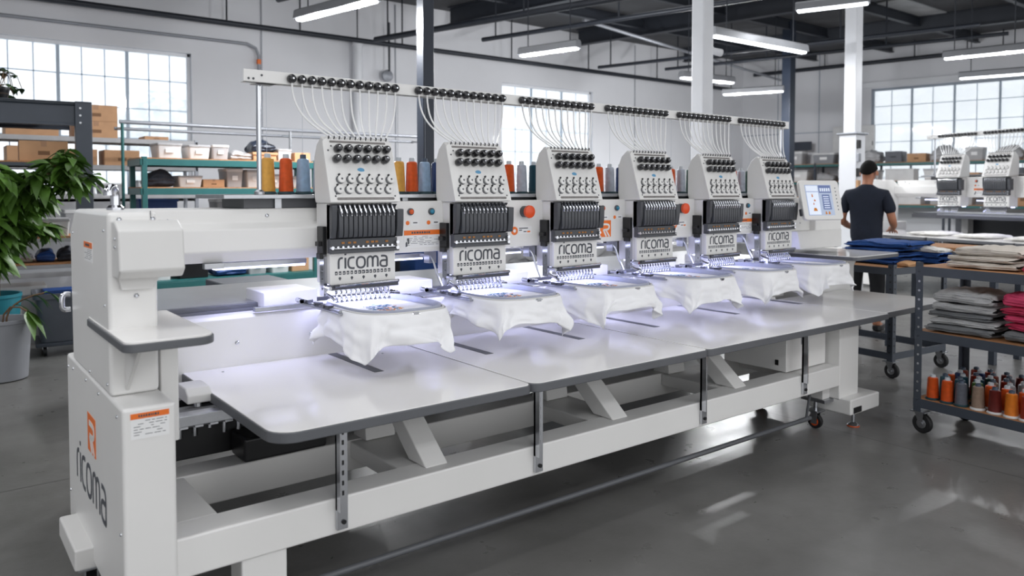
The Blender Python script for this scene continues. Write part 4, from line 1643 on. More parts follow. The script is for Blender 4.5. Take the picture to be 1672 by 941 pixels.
stack(K1, A84, .235, .20, .622, [(g_dgrey, 'dark grey', .37, .34, .05), (g_grey, 'grey', .37, .34, .042), (g_dgrey, 'dark grey', .36, .33, .045), (g_grey, 'grey', .35, .34, .05), (g_grey, 'light grey', .34, .34, .085)],
      'grey stack, cart middle shelf', 'grey shirts on the middle shelf')
stack(K1, A84, .66, .20, .622, [(g_dgrey, 'dark grey', .37, .33, .065), (g_dpink, 'deep pink', .38, .34, .048), (g_pink, 'pink', .38, .34, .045), (g_dpink, 'deep pink', .38, .34, .045), (g_pink, 'pink', .38, .34, .10)],
      'pink stack, cart middle shelf', 'pink shirts on the middle shelf')
stack(K1, A84, .33, .22, 1.007, [(g_beige, 'beige', .39, .32, .042), (g_beige, 'beige', .37, .31, .036), (g_beige, 'beige', .36, .30, .055)],
      'beige stack on the cart top shelf', 'beige shirts on the top shelf')
stack(K1, A84, .735, .20, 1.007, [(g_dpink, 'deep pink', .35, .32, .045), (g_pink, 'pink', .34, .31, .05)], 'pink pair on the cart top shelf', 'pink shirts on the top shelf')
stack(K2, A84, -.30, .40, .862, [(g_blue, 'blue', .50, .46, .045), (g_blue, 'blue', .50, .46, .045), (g_blue, 'blue', .49, .45, .05), (g_blue, 'blue', .52, .46, .06)],
      'blue stack behind the table', 'blue shirts on the cart behind')
stack(K2, A84, -.02, .22, .862, [(g_tan, 'tan', .10, .16, .04)], 'cart edge in front of the blue stack', None)
zz = stack(K2, A84, -.09, .62, .862, [(g_blue, 'blue', .30, .2, .05), (g_blue, 'blue', .3, .2, .05), (g_white, 'white', .32, .2, .05)], 'pile behind the blue stack', 'mixed pile on the cart behind')
stack(K2, A84, -.72, .28, .862, [(g_blue, 'blue', .26, .3, .055), (g_white, 'white', .26, .3, .05)], 'small pile near the table', 'small pile on the cart behind')


# ------------------------------------------------------------------ plants, pots, bin
def leaf(mb, base, d, length, width, droop, roll):
    d = Vector(d).normalized()
    side = d.cross(Vector((0, 0, 1)))
    if side.length < .05:
        side = Vector((1, 0, 0))
    side.normalize()
    upv = side.cross(d).normalized()
    side = (side * math.cos(roll) + upv * math.sin(roll)).normalized()
    prof = [0, .55, .95, 1.0, .78, .42, 0]
    L, M_, Rr = [], [], []
    for k, wv in enumerate(prof):
        t = k / 6
        c = Vector(base) + d * length * t + Vector((0, 0, -1)) * droop * t * t * length
        off = side * width / 2 * wv
        L.append(c - off + Vector((0, 0, .12 * width * wv)))
        M_.append(c)
        Rr.append(c + off + Vector((0, 0, .12 * width * wv)))
    vs = L + M_ + Rr
    fs = []
    for k in range(6):
        fs += [(k, k + 1, 8 + k, 7 + k), (7 + k, 8 + k, 15 + k, 14 + k)]
    mb.add(vs, fs)


def pot(o, r0, r1, h, m, sm=soil):
    MB().lathe([(r0 * .9, 0), (r0, .01), (r1, h - .03), (r1 * 1.03, h - .025), (r1 * 1.03, h), (r1 * .95, h), (r1 * .93, h - .05)], n=40).build('pot', m, o)
    MB().lathe([(.01, h - .06), (r1 * .94, h - .055), (r1 * .94, h - .07)], n=32).build('soil', sm, o)


def build_plants():
    rnd = random.Random(9)
    # tall ficus in the teal pot
    o = thing('potted_tree', 'tall leafy green plant in a teal pot before the dark rack', 'plant', (.47, 7.68, 0))
    pot(o, .19, .235, .60, pott)
    st, lf = MB(), MB()
    def branch(p, d, L, r, depth):
        pts = [Vector(p)]
        d = Vector(d).normalized()
        for k in range(6):
            d = (d + Vector((rnd.uniform(-.18, .18), rnd.uniform(-.18, .18), rnd.uniform(-.04, .10)))).normalized()
            pts.append(pts[-1] + d * L / 6)
        st.tube(pts, [r * (1 - .1 * k) for k in range(7)], 7)
        if depth < 2:
            for k in range(2, 7):
                for _ in range(2 if depth == 0 else 1):
                    a = rnd.uniform(0, 2 * PI)
                    branch(pts[k], (math.cos(a), math.sin(a), rnd.uniform(.05, .7)), L * rnd.uniform(.30, .44), r * .5, depth + 1)
        if depth >= 1:
            for k in range(1, 7):
                for _ in range(3 if depth == 2 else 1):
                    a = rnd.uniform(0, 2 * PI)
                    ln = rnd.uniform(.11, .21)
                    leaf(lf, pts[k], (math.cos(a), math.sin(a), rnd.uniform(-.75, .25)), ln, ln * rnd.uniform(.36, .5), rnd.uniform(.1, .7), rnd.uniform(-.6, .6))
    for dx, dy, L in ((.02, .02, 1.12), (-.05, .03, .95), (.06, -.03, .9)):
        branch((dx, dy, .54), (dx * 1.8, dy * 1.8, 1), L, .022, 0)
    st.build('stem', bark, o)
    lf.build('foliage', leafm, o, angle=180)
    # small plant in the grey pot
    o = thing('potted_plant', 'large grey pot with a small leafy shoot beside the teal pot', 'plant', (.50, 7.08, 0))
    pot(o, .185, .215, .47, potg)
    st, lf = MB(), MB()
    for a, L in ((2.2, .22), (.1, .30), (4.0, .16)):
        p = [Vector((.05 * math.cos(a), .05 * math.sin(a), .41))]
        for k in range(6):
            p.append(p[-1] + Vector((math.cos(a) * L / 7 * (k * .4), math.sin(a) * L / 7 * (k * .4), L / 6 * (1.2 - k * .17))))
        st.tube(p, .008, 6)
        for k in (3, 4, 5, 6):
            for s in (-1, 1):
                leaf(lf, p[k], (math.cos(a - .5 * s), math.sin(a - .5 * s), .1), .15, .065, .9, .3 * s)
    p = [Vector(q) for q in ((.02, .0, .41), (.03, -.02, .50), (.07, -.06, .56), (.13, -.11, .56), (.17, -.14, .53))]
    st.tube(p, .007, 6)
    for a in (-.3, -.9, -1.4):
        leaf(lf, p[-1], (math.cos(a), math.sin(a), -.5), .20, .085, .6, .3)
    st.build('stem', bark, o)
    lf.build('foliage', leafm, o, angle=180)
    # trailing plant on top of the rack
    o = thing('potted_plant', 'small dark trailing plant standing on top of the dark rack', 'plant', (.66, 8.85, 2.309))
    pot(o, .07, .095, .14, black)
    lf, st = MB(), MB()
    for k in range(16):
        a = rnd.uniform(0, 2 * PI)
        L = rnd.uniform(.12, .34)
        z1 = rnd.uniform(.02, .22)
        p = [Vector((0, 0, .10)), Vector((math.cos(a) * L * .4, math.sin(a) * L * .4, .14 + z1)), Vector((math.cos(a) * L * .8, math.sin(a) * L * .8, .12 + z1)), Vector((math.cos(a) * L, math.sin(a) * L, .05 + z1 * .7))]
        st.tube(p, .004, 5)
        for q in p[1:]:
            for _ in range(2):
                b = rnd.uniform(0, 2 * PI)
                leaf(lf, q, (math.cos(b), math.sin(b), rnd.uniform(-.4, .3)), rnd.uniform(.06, .1), rnd.uniform(.04, .065), .5, rnd.uniform(-.5, .5))
    st.build('stem', bark, o)
    lf.build('foliage', leafd, o, angle=180)
    # tree outside
    o = thing('tree', 'leafy tree outside, bleached as if by glare, seen through the left window', 'tree', (5.2, 21.5, -.6))
    MB().tube([(0, 0, 0), (.1, 0, 2.2), (0, .1, 4.2)], [.16, .12, .05], 8).build('trunk', bark, o)
    lf = MB()
    for k in range(900):
        a, b, r = rnd.uniform(0, 2 * PI), rnd.uniform(-1, 1), rnd.random() ** .4
        q = Vector((math.cos(a) * 1.5 * r * math.sqrt(1 - b * b), math.sin(a) * 1.5 * r * math.sqrt(1 - b * b), 3.5 + b * 1.25 * r))
        leaf(lf, q, (rnd.uniform(-1, 1), rnd.uniform(-1, 1), rnd.uniform(-.6, .4)), .32, .2, .3, 0)
    lf.build('crown', MATS['tree_leaf_bleached'], o, angle=180)
    # grey bin on its dolly
    o = thing('storage_bin', 'dark grey plastic bin on a wheeled dolly behind the plants', 'bin', (1.14, 8.02, 0), R(-4))
    prof = lambda wx, wy: rrect(-wx, wx, -wy, wy, .05, 5)
    mb = MB()
    lv = [(.12, .27, .21), (.50, .30, .24), (.505, .325, .265), (.55, .325, .265), (.55, .295, .235), (.14, .26, .20)]
    n = len(prof(1, 1))
    vs = []
    for z, wx, wy in lv:
        vs += [(p[0], p[1], z) for p in prof(wx, wy)]
    fs = []
    for k in range(len(lv) - 1):
        for j in range(n):
            fs.append((k * n + j, k * n + (j + 1) % n, (k + 1) * n + (j + 1) % n, (k + 1) * n + j))
    fs += [tuple(range(n)), tuple((len(lv) - 1) * n + j for j in range(n))]
    mb.add(vs, fs)
    mb.build('tub', bing, o)
    dl = MB().box(-.31, .31, -.25, .25, .085, .118).build('dolly', rackm, o, bevel=.006)
    for sx in (-1, 1):
        for sy in (-1, 1):
            MB().lathe([(.02, -.014), (.042, -.014), (.042, .014), (.02, .014)], (sx * .24, sy * .19, .042), (1, 0, 0), 20).build('castor_wheel', rubber, dl)
            MB().box(sx * .24 - .02, sx * .24 + .02, sy * .19 - .02, sy * .19 + .02, .06, .088).build('castor_fork', steel, dl)
    o = tag(MB().box(-.20, .20, -.04, .12, .0, .05).build('folded_sheet', binbl, bevel=.015), 'blue folded sheet lying in the top of the grey bin', 'sheet')
    o.location = (1.10, 8.06, .515)


mat('tree_leaf_bleached', (196, 210, 212), .7, var=.1, vs=3)  # leaves lightened so that overexposed daylight is put into their colour
build_plants()


# ------------------------------------------------------------------ racks, shelves and what stands on them
def shelving(name, label, loc, rz, W, D, levels, top, post_m, beam_m, board_m, pw=.05, bh=.075, posts=None, bands=True):
    o = thing(name, label, 'shelving', loc, rz)
    for x in (posts or (0, W - pw)):
        for y in (0, D - pw):
            MB().box(x, x + pw, y, y + pw, 0, top if y == 0 else top).build('post', post_m, o, bevel=.004)
    for z in levels:
        b = MB().box(0, W, .004, .035, z - bh, z - .012).box(0, W, D - .035, D - .004, z - bh, z - .012).box(.004, .035, 0, D, z - bh, z - .012).box(W - .035, W - .004, 0, D, z - bh, z - .012)
        b = b.build('shelf_beam', beam_m, o, bevel=.003)
        MB().box(.006, W - .006, .006, D - .006, z - .02, z).build('shelf_board', beam_m if z < .6 else board_m, b)
    return o


def item(kind, m, w_, d_, h_, loc, rz, label, group, seed=0):
    rnd = random.Random(seed)
    cat = {'bin': 'bin', 'carton': 'box', 'crate': 'crate', 'bundle': 'bundle', 'case': 'case'}[kind]
    if kind == 'bin':
        o = MB()
        v0, v1 = rrect(-w_ / 2 * .86, w_ / 2 * .86, -d_ / 2 * .86, d_ / 2 * .86, .02, 3), rrect(-w_ / 2 * .96, w_ / 2 * .96, -d_ / 2 * .96, d_ / 2 * .96, .02, 3)
        n = len(v0)
        o.add([(p[0], p[1], 0) for p in v0] + [(p[0], p[1], h_ * .86) for p in v1], [tuple(range(n)), tuple(range(n, 2 * n))] + [(j, (j + 1) % n, n + (j + 1) % n, n + j) for j in range(n)])
        o = o.build('plastic_bin', m)
        MB().prism(rrect(-w_ / 2, w_ / 2, -d_ / 2, d_ / 2, .02, 3), 'z', h_ * .84, h_).build('lid', binw if m != binw else bingr, o, bevel=.006)
        MB().box(-w_ * .16, w_ * .16, -d_ / 2 * .99, -d_ / 2 * .90, h_ * .38, h_ * .62).build('paper_tag', paper, o)
        tag(o, label, cat, group)
    elif kind == 'carton':
        o = MB().box(-w_ / 2, w_ / 2, -d_ / 2, d_ / 2, 0, h_).build('cardboard_box', m, bevel=.004)
        MB().box(-w_ * .06, w_ * .06, -d_ / 2 - .001, d_ / 2 + .001, h_ * .72, h_ + .001).build('tape_strip', tape, o)
        MB().box(-w_ * .12, w_ * .12, -d_ / 2 - .0015, -d_ / 2, h_ * .3, h_ * .5).build('printed_mark', MATS['box_print'], o)
        tag(o, label, cat, group)
    elif kind == 'crate':
        mb = MB()
        t = .012
        mb.box(-w_ / 2, w_ / 2, -d_ / 2, d_ / 2, 0, t).box(-w_ / 2, w_ / 2, -d_ / 2, -d_ / 2 + t, t, h_).box(-w_ / 2, w_ / 2, d_ / 2 - t, d_ / 2, t, h_)
        mb.box(-w_ / 2, -w_ / 2 + t, -d_ / 2 + t, d_ / 2 - t, t, h_).box(w_ / 2 - t, w_ / 2, -d_ / 2 + t, d_ / 2 - t, t, h_)
        o = mb.build('open_crate', m, bevel=.004)
        mb = MB().box(-w_ / 2 - .012, w_ / 2 + .012, -d_ / 2 - .012, -d_ / 2 + .001, h_ - .03, h_).box(-w_ / 2 - .012, w_ / 2 + .012, d_ / 2 - .001, d_ / 2 + .012, h_ - .03, h_)
        mb.build('rim', m, o, bevel=.003)
        tag(o, label, cat, group)
    elif kind == 'bundle':
        o = folded(w_, d_, h_, seed + 3, 3, .5).build('cloth_bundle', m, None, angle=180)
        tag(o, label, cat, group)
    else:
        o = MB().box(-w_ / 2, w_ / 2, -d_ / 2, d_ / 2, 0, h_).build('equipment_case', m, bevel=.012)
        mb = MB().tube([(-w_ * .15, -d_ / 2, h_ * .5), (-w_ * .15, -d_ / 2 - .03, h_ * .5), (w_ * .15, -d_ / 2 - .03, h_ * .5), (w_ * .15, -d_ / 2, h_ * .5)], .008, 6)
        mb.build('carry_handle', dark, o)
        tag(o, label, cat, group)
    o.location = loc
    o.rotation_euler = (0, 0, rz)
    return o


mat('box_print', (126, 92, 66), .8)
WORDS = {'bin': 'plastic bin', 'carton': 'cardboard box', 'crate': 'open crate', 'bundle': 'cloth bundle', 'case': 'equipment case'}
COLW = {}
for m_, wd_ in ((binw, 'white'), (bingr, 'light grey'), (bindk, 'dark'), (binbl, 'blue'), (bintn, 'tan'), (card, 'brown'), (bing, 'charcoal'), (black, 'black'), (potg, 'grey'), (morg, 'amber'), (colblue, 'dark blue')):
    COLW[m_.name] = wd_


def fill(org, rz, z, D, rows, where, group, seed):
    """rows: (x centre, kind, material, width, depth, height[, dy])"""
    n = len(rows)
    for k, r in enumerate(rows):
        x, kind, m, w_, d_, h_ = r[:6]
        p = in_frame(org, rz, x, D / 2 if len(r) < 7 else r[6], z + .001)
        pos = '%s from the left on %s' % (ORD[k], where)
        if k == 0:
            pos = 'leftmost on ' + where
        item(kind, m, w_, d_, h_, p, rz, '%s %s, %s' % (COLW[m.name], WORDS[kind], pos), group, seed * 31 + k)


# teal shelving behind the left end of the machine
S1 = (1.93, 9.0, 0)
shelving('teal_shelving', 'teal pallet shelving with wooden boards holding white lidded bins', S1, 0, 2.05, .62, (.46, 1.50, 1.82), 1.83, tealp, tealp, particle, .055, .085, posts=(.02, 1.97))
fill(S1, 0, 1.82, .62, [(.34, 'bin', binw, .27, .36, .17), (.66, 'bin', binw, .25, .36, .16), (.90, 'bin', bingr, .20, .34, .17), (1.15, 'bundle', bingr, .26, .3, .12), (1.42, 'crate', bintn, .28, .34, .10),
                        (1.68, 'bin', binw, .18, .3, .15), (1.90, 'carton', card, .2, .3, .11)], 'the teal top shelf', 'things on the teal top shelf', 1)
fill(S1, 0, 1.50, .62, [(.25, 'bundle', bindk, .30, .34, .18), (.56, 'bin', binw, .27, .36, .13), (.82, 'carton', card, .24, .32, .09), (1.06, 'bin', bingr, .20, .34, .22), (1.30, 'bin', binw, .20, .34, .21),
                        (1.53, 'bin', binw, .22, .34, .16), (1.80, 'crate', bingr, .26, .36, .14)], 'the teal middle shelf', 'things on the teal middle shelf', 2)
fill(S1, 0, .46, .62, [(.20, 'bin', binw, .30, .4, .26), (.58, 'case', black, .32, .36, .34), (1.0, 'bundle', binbl, .36, .4, .12), (1.32, 'bin', bingr, .24, .36, .22), (1.6, 'bin', binw, .24, .36, .22), (1.86, 'carton', card, .22, .3, .3)],
     'the teal bottom shelf', 'things on the teal bottom shelf', 3)
# stacked tubs between the lower boards, standing on a fourth board
shelf_mid = shelving('low_shelving', 'grey shelving standing inside the teal shelving under its middle board', (2.0, 9.66, 0), 0, 1.9, .5, (.30, 1.10), 1.14, rackm, rackm, particle, .04, .05)
fill((2.0, 9.66, 0), 0, 1.10, .5, [(.28, 'crate', binbl, .42, .4, .26), (.72, 'bin', binw, .34, .36, .14), (1.08, 'bin', bingr, .26, .36, .26), (1.38, 'bundle', bindk, .3, .36, .2), (1.68, 'bin', binw, .26, .36, .24)],
     'the grey board behind the teal shelving', 'things behind the teal shelving', 4)
o = item('bundle', colblue, .30, .3, .14, in_frame(S1, 0, 1.42, .31, 1.92), 0, 'dark blue cloth bundle heaped on the tan crate of the teal shelving', None, 88)

# pale shelving with cartons under the left window
S2 = (.55, 11.0, 0)
shelving('pale_shelving', 'pale grey shelving with stacked cardboard boxes below the widest window', S2, 0, 2.55, .6, (.45, .92, 1.42, 1.79, 2.14), 2.15, conduit, bingr, bingr, .045, .06)
fill(S2, 0, 2.14, .6, [(.62, 'carton', card, .56, .44, .25), (1.32, 'carton', card, .5, .42, .21), (2.05, 'carton', card, .3, .36, .05)], 'the pale shelving top board', 'boxes on the pale top board', 5)
item('carton', card, .50, .42, .21, in_frame(S2, 0, 1.32, .3, 2.352), 0, 'brown cardboard box stacked highest on the pale shelving', None, 5)
fill(S2, 0, 1.79, .6, [(.55, 'carton', card, .4, .42, .22), (1.16, 'carton', card, .34, .4, .20), (1.62, 'carton', card, .42, .4, .20), (2.2, 'crate', bingr, .3, .4, .1)], 'the pale shelving second board', 'boxes on the pale second board', 6)
fill(S2, 0, 1.42, .6, [(.55, 'bin', binw, .36, .4, .2), (1.12, 'crate', binw, .36, .4, .12), (1.5, 'bin', bingr, .3, .36, .14), (1.95, 'bin', binw, .3, .36, .18)], 'the pale shelving third board', 'bins on the pale third board', 7)
fill(S2, 0, .92, .6, [(.55, 'bundle', bindk, .4, .4, .25), (1.14, 'bin', bingr, .4, .4, .3), (1.58, 'bin', binw, .3, .36, .3), (2.05, 'bin', bing, .36, .4, .3)], 'the pale shelving fourth board', 'bins on the pale fourth board', 8)

# dark rack beside the plants
S3 = Vector((1.40, 8.38, 0))
rz3 = R(-4)
o = thing('heavy_rack', 'tall dark grey steel rack with one wide upright behind the plants', 'rack', tuple(S3), rz3)
for x in (-.165, -2.4):
    p = MB().box(x, x + .145, 0, .10, 0, 2.315).build('post', rackm, o, bevel=.006)
    for z in (2.25, 2.18, 2.11):
        MB().cyl((x + .045, 0, z), (x + .045, -.005, z), .010, n=10).build('bolt', steel, p)
for x in (-.12, -2.36):
    MB().box(x, x + .05, .62, .67, 0, 2.3).build('post', rackm, o, bevel=.005)
for y in (0.02, .64):
    MB().prism([(y, 2.08), (y + .03, 2.08), (y + .03, 2.30), (y, 2.30), (y, 2.285), (y + .012, 2.27), (y + .012, 2.11), (y, 2.095)], 'x', -2.4, -.165).build('top_beam', rackm, o, bevel=.003)
for z in (.77, 1.02, 1.74):
    b = MB().box(-2.38, -.1, .03, .06, z - .05, z - .01).box(-2.38, -.1, .60, .63, z - .05, z - .01).build('shelf_beam', rackm if z > 1.5 else bingr, o, bevel=.003)
    MB().box(-2.38, -.1, .03, .64, z - .016, z).build('shelf_board', particle, b)
MB().box(-2.4, -.02, .0, .66, 2.30, 2.308).build('top_plate', rackm, o)
fill(S3, rz3, 1.74, .62, [(-.95, 'carton', card, .34, .4, .2), (-.42, 'carton', card, .40, .4, .19)], 'the dark rack upper board', 'boxes on the dark rack', 9)
fill(S3, rz3, 1.02, .62, [(-.95, 'bin', bingr, .3, .4, .2), (-.62, 'bundle', bingr, .3, .4, .18), (-.33, 'bin', binw, .24, .36, .17)], 'the dark rack middle board', 'things on the dark rack middle board', 10)
fill(S3, rz3, .77, .62, [(-.95, 'bundle', binw, .3, .4, .14), (-.66, 'bundle', bingr, .28, .4, .13), (-.42, 'bundle', binbl, .16, .36, .12), (-.24, 'bundle', bindk, .16, .36, .13)], 'the dark rack lower board', 'bundles on the dark rack lower board', 11)
fill(S3, rz3, .003, .62, [(-.72, 'bin', bingr, .6, .4, .55)], 'the floor under the dark rack', None, 12)

# garment rail in front of the back wall
o = thing('garment_rail', 'long thin steel garment rail standing before the back wall', 'rail', (1.95, 10.1, 0))
MB().cyl((0, 0, 2.28), (4.2, 0, 2.28), .024, n=10).build('top_tube', conduit, o)
MB().cyl((0, .3, 2.22), (4.2, .3, 2.22), .02, n=10).build('rear_tube', conduit, o)
for x in (.03, 2.1, 4.17):
    MB().cyl((x, 0, .08), (x, 0, 2.3), .018, n=10).build('upright', tealp if x < 1 else steel, o)
    MB().box(x - .02, x + .02, -.25, .4, .04, .08).build('foot', steel, o, bevel=.004)
    MB().cyl((x, 0, 2.2), (x, .3, 2.22), .012, n=8).build('tie_bar', steel, o)

# dark low storage bench with crates behind the machine
SB = (1.1, 5.5, 0)
shelving('storage_bench', 'low dark steel bench with crates standing behind the machine bed', SB, 0, 5.95, .7, (.25, .60), .62, rackm, rackm, bing, .05, .06, posts=(0, 2.0, 4.0, 5.9))
fill(SB, 0, .60, .7, [(.9, 'case', bing, .5, .45, .18), (1.85, 'case', black, .5, .45, .3), (2.45, 'crate', binbl, .42, .45, .42), (2.95, 'carton', card, .34, .4, .30), (3.42, 'bundle', bingr, .46, .45, .34), (4.0, 'case', bing, .46, .42, .36),
                      (4.55, 'bundle', bingr, .42, .42, .3), (5.1, 'case', black, .45, .4, .38), (5.65, 'crate', binw, .44, .42, .26)],
     'the low dark bench behind the machine', 'things on the low bench', 13)

# shelving along the right wall
RW = RIGHT


def rwp(x, y, z=0):
    v = RW @ Vector((x, y, 0))
    return (v.x, v.y, z)


rzr = math.atan2((RW.to_3x3() @ Vector((1, 0, 0))).y, (RW.to_3x3() @ Vector((1, 0, 0))).x)
S4 = rwp(.6, -.85)
shelving('long_shelving', 'long teal and dark shelving along the right wall behind the person', S4, rzr, 8.6, .6, (.5, 1.15, 1.70, 2.14), 2.16, colblue, tealp, particle, .05, .07, posts=(0, 1.7, 3.1, 4.6, 6.2, 7.8, 8.5))
rnd = random.Random(77)
kinds = [('bin', binw), ('bin', bingr), ('carton', card), ('bundle', bingr), ('crate', binw), ('case', bing), ('bin', binw), ('carton', bintn)]
for li_, (z, hmax, nm) in enumerate(((2.14, .34, 'the right wall shelving top board'), (1.70, .30, 'the right wall shelving second board'), (1.15, .36, 'the right wall shelving third board'))):
    rows, x = [], .3
    while x < 8.3 and len(rows) < 12:
        kd, m = kinds[rnd.randrange(len(kinds))]
        w_ = rnd.uniform(.34, .62)
        if li_ == 0 and len(rows) == 2:
            kd, m, w_ = 'bin', potg, .55
        rows.append((x + w_ / 2, kd, m, w_, .42, rnd.uniform(.16, hmax)))
        x += w_ + rnd.uniform(.06, .25)
    fill(S4, rzr, z, .6, rows, nm, 'things on ' + nm, 14 + li_)
# flat screen above the shelving
o = tag(MB().box(-.30, .30, -.03, .03, 0, .22).build('flat_screen', colblue, bevel=.01), 'dark flat screen above the right wall shelving near the corner', 'screen')
v = rwp(1.75, -.35, 2.52)
o.location = v
o.rotation_euler = (0, 0, rzr)
MB().box(-.03, .03, .0, .3, .08, .14).build('wall_bracket', dark, o)
# white panels on the right wall left of the window
o = tag(MB().box(-.5, .5, -.12, 0, 0, .9).build('wall_cabinet', binw, bevel=.012), 'white cabinet on the right wall beside the window edge', 'cabinet')
MB().box(.46, .48, -.13, -.12, .4, .5).build('cabinet_handle', dark, o)
v = rwp(3.0, -.02, 2.2)
o.location = v
o.rotation_euler = (0, 0, rzr)


# ------------------------------------------------------------------ second machine in the background
S = 1.18
root2 = thing('embroidery_machine', 'second white embroidery machine far back beside the person, behind the carts', 'embroidery machine', (0, 0, 0), R(72) - PI)
root2.scale = (S, S, S)
hx = Vector((HX[0] - M0.x, HY - M0.y, 0)) * S
tgt = Vector((11.90, 4.93, 0))
v = Matrix.Rotation(R(72) - PI, 3, 'Z') @ hx
root2.location = tgt - v
skip = ('front_panel', 'carriage_cover', 'control_panel', 'panel_arm', 'panel_mount', 'control_box', 'kick_rail', 'castor', 'castor_stem', 'motor_cover', 'drive_shaft', 'drive_rail')
for ch in sorted(kids(machine), key=lambda o: o.name):
    nm = ch.name.split('.')[0]
    if nm in skip or ch.type == 'LIGHT':
        continue
    if nm == 'sewing_head':
        if ch.location.x > HX[3] - M0.x:
            continue
    if nm == 'thread_guide_bar':
        c = ch.copy()
        C.objects.link(c)
        c.parent = root2
        for g in kids(ch):
            if g.name.startswith('guide_knob') and g.location.x > HX[2] + .4 - M0.x:
                continue
            copy_tree(g, c)
        continue
    copy_tree(ch, root2)
def local2(x, y, z):
    return tuple(root2.location + (Matrix.Rotation(R(72) - PI, 3, 'Z') @ ((Vector((x, y, z)) - M0) * S)))


for i in range(3):
    c = item('bundle', g_white, .42 * S, .5 * S, .05, local2(HX[i] + .05, 2.78, .703), root2.rotation_euler.z, 'white cloth spread under the %s head of the second machine' % ORD[i], 'cloths on the second machine', 50 + i)
for i in range(2):
    for k, cl in enumerate(('light blue', 'silver grey', 'navy blue', 'light blue') if i == 0 else ('light blue', 'rust red', 'silver grey', 'charcoal')):
        o = cone(cl, '%s thread cone, %s one beside the %s head of the far machine' % (cl, ORD[k], ORD[i]), local2(HX[i] + .23 + k * .075, 3.4, ZT), h=.183, r=.031, group='thread cones on the second machine')
        o.scale = (S, S, S)

dim = bpy.data.lights['head_lamp'].copy()
dim.energy *= .35
for o in list(root2.children_recursive):
    if o.type == 'LIGHT':
        o.data = dim

# packing table behind the blue cart
o = thing('packing_table', 'long low table with a pale wooden top behind the blue clothes', 'table', (7.1, 3.1, 0), R(84 - 180))
MB().box(-.45, .55, 0, .5, .93, .965).build('tabletop', particle, o, bevel=.004)
MB().box(-.45, .55, 0, .03, .86, .93).build('apron', bing, o)
for x, y in ((-.42, .03), (.5, .03), (-.42, .45), (.5, .45)):
    MB().box(x, x + .05, y, y + .05, 0, .93).build('leg', rackm, o, bevel=.003)


# ------------------------------------------------------------------ the person
def skinned(name, verts, edges, m, parent, sub=2):
    me = bpy.data.meshes.new(name)
    me.from_pydata([v[:3] for v in verts], edges, [])
    o = bpy.data.objects.new(name, me)
    C.objects.link(o)
    md = o.modifiers.new('skin', 'SKIN')
    md.use_smooth_shade = True
    sv = me.skin_vertices[0].data
    for k, v in enumerate(verts):
        r = v[3]
        sv[k].radius = r if isinstance(r, tuple) else (r, r)
        sv[k].use_root = k == 0
    s = o.modifiers.new('sub', 'SUBSURF')
    s.levels = s.render_levels = sub
    me.materials.append(m)
    o.parent = parent
    return o


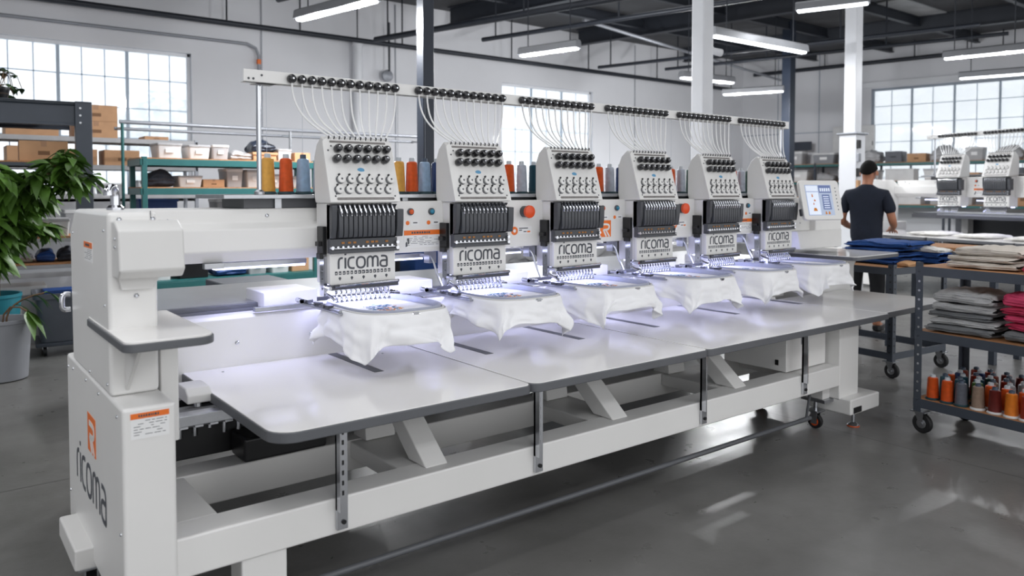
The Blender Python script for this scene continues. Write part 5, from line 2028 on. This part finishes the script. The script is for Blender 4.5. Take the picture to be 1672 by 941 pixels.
def build_person():
    o = thing('person', 'person with short black hair and navy t-shirt, back turned, at the second machine', 'person', (7.74, 4.0, 0), R(14 - 90))
    V, E = [], []
    def v(x, y, z, r, p=None):
        V.append((x, y, z, r))
        if p is not None:
            E.append((p, len(V) - 1))
        return len(V) - 1
    pel = v(0, 0, .96, (.11, .085))
    sp = v(0, .0, 1.12, (.125, .095), pel)
    ch = v(0, .01, 1.30, (.13, .09), sp)
    sh = v(0, -.005, 1.43, (.10, .07), ch)
    nk = v(0, .0, 1.51, .055, sh)
    n2 = v(.005, .015, 1.565, .052, nk)
    hd = v(.01, .03, 1.62, (.070, .085), n2)
    h2 = v(.01, .03, 1.685, (.074, .092), hd)
    h3 = v(.01, .025, 1.735, (.055, .068), h2)
    ns = v(.02, .125, 1.635, .013, hd)
    for s in (-1, 1):
        a = v(s * .165, -.005, 1.395, .048, sh)
        b = v(s * .214, -.01, 1.29, .046, a)
        el = v(s * .245, .01, 1.15, .042, b)
        w1 = v(s * .23, .14, 1.10, .036, el)
        wr = v(s * .19, .25, 1.06, .026, w1)
        pm = v(s * .175, .31, 1.045, (.034, .016), wr)
        for k, (dx, L) in enumerate(((-.030, .070), (-.010, .080), (.010, .076), (.029, .060))):
            f1 = v(s * .175 + dx, .345, 1.04, .0095, pm)
            f2 = v(s * .175 + dx * 1.15, .345 + L * .55, 1.03, .0088, f1)
            v(s * .175 + dx * 1.2, .345 + L, 1.01, .0075, f2)
        t1 = v(s * (.175 - .034), .29, 1.04, .011, wr)
        v(s * (.175 - .055), .33, 1.03, .009, t1)
        hp = v(s * .085, 0, .86, .072, pel)
        kn = v(s * .11, .015, .49, .062, hp)
        an = v(s * .115, -.02, .09, .042, kn)
        v(s * .125, .14, .05, .038, an)
    skinned('body', V, E, skin, o)
    # ears sit on the head
    mb = MB()
    for s in (-1, 1):
        mb.lathe([(.004, -.006), (.022, -.004), (.026, .002), (.018, .006)], (.01 + s * .079, .02, 1.638), (s, -.35, .1), 14)
    mb.build('ear', skin, o)
    # hair: close cap, shorter at the neck
    def hp(u, vv):
        t = 2 * PI * u
        a = vv * PI * .62
        # lower at the back (local -y), higher over the face
        back = .5 - .5 * math.sin(t)
        a *= .66 + .30 * back - .10 * abs(math.cos(t)) ** 2
        r = math.sin(a)
        return (.01 + .084 * r * math.cos(t), .022 + .104 * r * math.sin(t), 1.655 + .116 * math.cos(a) + .004 * noise.noise(Vector((t * 4, a * 9, 0))))
    MB().grid(hp, 40, 18, cu=True).build('hair', hairm, o, angle=180, solid=.006)
    # t-shirt
    V, E = [], []
    p0 = v(0, .0, .85, (.186, .152))
    p1 = v(0, .0, 1.10, (.162, .128), p0)
    p2 = v(0, .008, 1.30, (.185, .135), p1)
    p3 = v(0, -.004, 1.425, (.150, .112), p2)
    p4 = v(0, -.002, 1.49, .092, p3)
    v(0, .002, 1.532, .064, p4)
    for s in (-1, 1):
        a = v(s * .165, -.008, 1.412, .074, p3)
        b = v(s * .212, -.01, 1.315, .068, a)
        v(s * .236, -.005, 1.215, .063, b)
    skinned('t_shirt', V, E, navy, o)
    V, E = [], []
    p0 = v(0, 0, 1.0, (.158, .122))
    p1 = v(0, 0, .87, (.168, .135), p0)
    for s in (-1, 1):
        a = v(s * .10, 0, .74, .10, p1)
        k = v(s * .112, .015, .49, .078, a)
        v(s * .116, -.015, .10, .062, k)
    skinned('trousers', V, E, trous, o)
    for s in (-1, 1):
        mb = MB()
        mb.T = Matrix.Translation((s * .12, .05, 0))
        mb.prism(rrect(-.048, .048, -.12, .15, .045, 5), 'z', 0, .03)
        mb.prism(rrect(-.043, .043, -.11, .13, .042, 5), 'z', .03, .085)
        mb.build('shoe', black, o, bevel=.012)


build_person()
